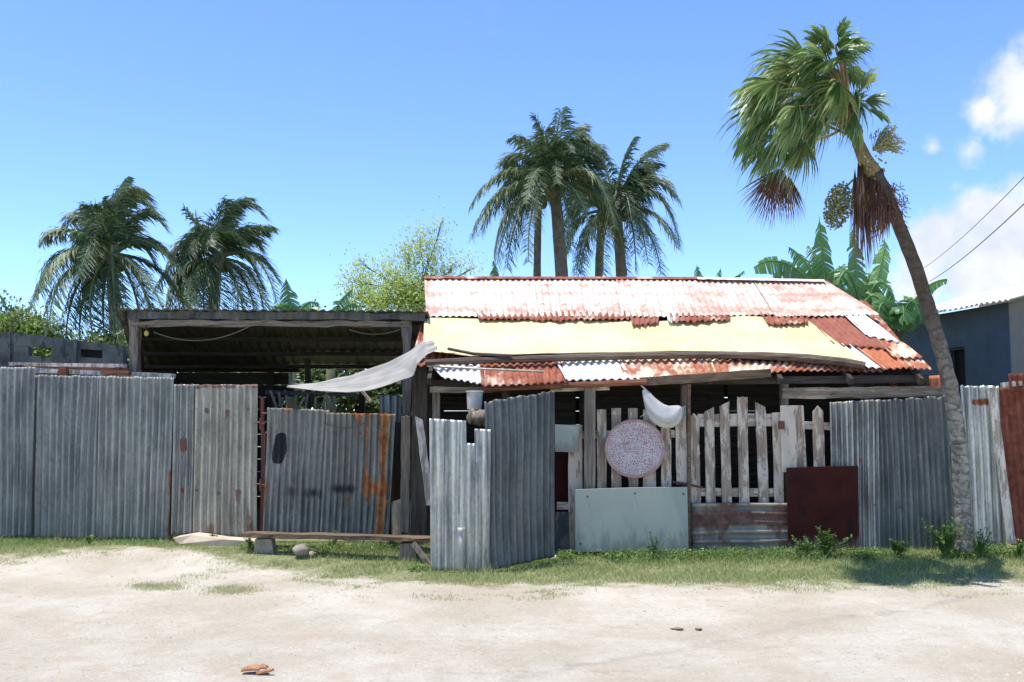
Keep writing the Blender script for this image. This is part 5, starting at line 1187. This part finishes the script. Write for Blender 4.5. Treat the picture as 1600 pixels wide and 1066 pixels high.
def weeds():
    rng = random.Random(78); mb = MB()
    segs = [(0, 270, 12.25, .35), (380, 640, 11.7, .7), (870, 1230, 11.25, .9), (1230, 1520, 11.2, 1.0), (1515, 1640, 11.4, 1.1), (640, 700, 10.75, .4), (770, 870, 11.0, .5)]
    for (a, b, Y, st) in segs:
        for _ in range(int((b - a) * 26 * st)):
            px = rng.uniform(a, b); y = Y + abs(rng.gauss(0, .14)) * -1 + .12; x = (px - 800) / F * y
            if mnoise.noise(Vector((x * 1.6, y * 1.5, 11))) < -.12 and rng.random() < .85: continue
            p = Vector((x, y, gh(x, y) + rng.random() ** 2 * .10 * st)); leaf_at(mb, p, rng.uniform(.014, .034), rng, rng.uniform(.1, .9))
    mb.build('ground_weeds', ML['weed'], kind='stuff', label='low leafy weeds growing along the foot of the fences', cat='weeds')
    for (px, py, h, n, lab, tone) in [(1024, 862, .34, 110, 'slim dark leafy weed against the pale green board', .2), (335, 850, .16, 90, 'low leafy weed clump at the foot of the long left fence', .5), (140, 848, .12, 70, 'small weed clump left of centre of the long left fence', .5), (392, 858, .20, 80, 'leafy weed beside the left end of the bench', .5),
            (520, 868, .24, 100, 'dark leafy weed under the middle of the bench', .4), (1258, 868, .26, 200, 'leafy weed clump before the maroon board, its left part', .6), (1290, 866, .36, 420, 'tall dark straggly weed before the maroon board', .15), (1400, 872, .22, 420, 'shaded weed clump below the dark bluish fence', .2),
            (1478, 872, .46, 620, 'dark bushy weed left of the fan palm foot', .15), (1530, 866, .36, 320, 'bushy weed right of the fan palm foot', .35), (1590, 858, .24, 200, 'bright weed clump at the right edge before the rusty fence', .75), (612, 878, .14, 70, 'low weed left of the bench stump', .6)]:
        Y = 11.75 if px < 700 and px > 360 else (12.2 if px < 360 else 11.25)
        b = P(px, py, Y); b.z = gh(b.x, b.y); t = thing('weed_plant', lab, 'weed', b, 'weeds along the fence')
        sm_ = MB(); lm = MB()
        for k in range(max(4, n // 12)):
            e = b + Vector((rng.gauss(0, .3) * h, rng.gauss(0, .12) * h - .05, h * rng.uniform(.4, 1))); m_ = b.lerp(e, .5) + Vector((0, 0, h * .1)); sm_.tube([b, m_, e], [.005, .004, .002], 4, c=.4, cap=False)
            for j in range(12):
                q = rng.uniform(.25, 1); leaf_at(lm, b.lerp(m_, q * 2) if q < .5 else m_.lerp(e, q * 2 - 1), rng.uniform(.02, .05), rng, max(0, min(1, tone + rng.uniform(-.25, .35))))
        sm_.build('stem', ML['weed'], t); lm.build('foliage', ML['weed'], t)
weeds()

# road debris
Yd = 1.72 * F / (1042 - 650)
t = thing('husk', 'curled orange brown husk lying alone on the pale road', 'husk', P(398, 1046, Yd))
M['husk'] = plain_mat('husk', (.42, .22, .11), (.28, .13, .07), .7, 14, .4)
gx = t.location; zg = gh(gx.x, gx.y)
mb = MB(); n = 16
for i in range(n + 1):
    u = i / n
    for j in range(7):
        a = (j / 6 - .5) * 2.3; r_ = .040 * max(0., math.sin(math.pi * (.12 + .8 * u))) ** .6
        mb.v.append((gx.x - .085 + .17 * u, gx.y + math.sin(a) * r_ + .02 * math.sin(u * 3), zg + .008 + math.cos(a) * r_ * 1.1 + .025 * (u - .2) * (u > .7)))
for i in range(n):
    for j in range(6): a = i * 7 + j; mb.face([a, a + 7, a + 8, a + 1])
mb.build('shell', M['husk'], t, smooth=True, solid=.006)
mb = MB(); mb.beam((gx.x + .02, gx.y - .02, zg + .012), (gx.x + .13, gx.y - .03, zg + .035), .03, .012, seg=4); mb.build('flap', M['husk'], t)
rng = random.Random(91)
M['litter'] = plain_mat('dry_leaf_litter', (.16, .13, .10), (.26, .21, .16), .9, 20, .4)
deb = [(1058, 971, 9, 'dark flat leaf litter piece on the road, left of two', M['litter']), (1092, 972, 7, 'dark flat leaf litter piece on the road, right of two', M['litter'])]
for (px, py, r_, lab, m) in deb:
    Y = 1.72 * F / (py - 650); c = P(px, py, Y); c.z = gh(c.x, c.y) + .008; mb = MB(); mb.blob(c, r_ * .8 / F * Y, .03, .004, 12, 5, .6, seed=px); mb.build('leaf_litter', m, smooth=True, label=lab, cat='dead leaf', group='dead leaves on the road')
mb = MB()
for k in range(11000):
    Y = rng.uniform(5.2, 11); x = rng.uniform(-.6, .6) * Y
    if mnoise.noise(Vector((x * .8, Y * 1.2, 21))) < rng.uniform(-.3, .35): continue
    s_ = rng.uniform(.003, .009) * (2.2 if rng.random() < .06 else 1); z = gh(x, Y); p = Vector((x, Y, z)); b = len(mb.v)
    for d in ((1, 0, 0), (0, 1, 0), (-1, .2, 0), (0, -1, 0)): mb.v.append(tuple(p + Vector(d) * s_ * rng.uniform(.7, 1.4)))
    mb.v.append(tuple(p + Vector((0, 0, s_ * .8))))
    for q in ((0, 1, 4), (1, 2, 4), (2, 3, 4), (3, 0, 4)): mb.face([b + i for i in q])
M['gravel'] = plain_mat('gravel', (.50, .44, .38), (.36, .31, .27), .9, 1.3, .2)
mb.build('gravel', M['gravel'], kind='stuff', label='loose pale gravel scattered over the dirt road', cat='gravel')
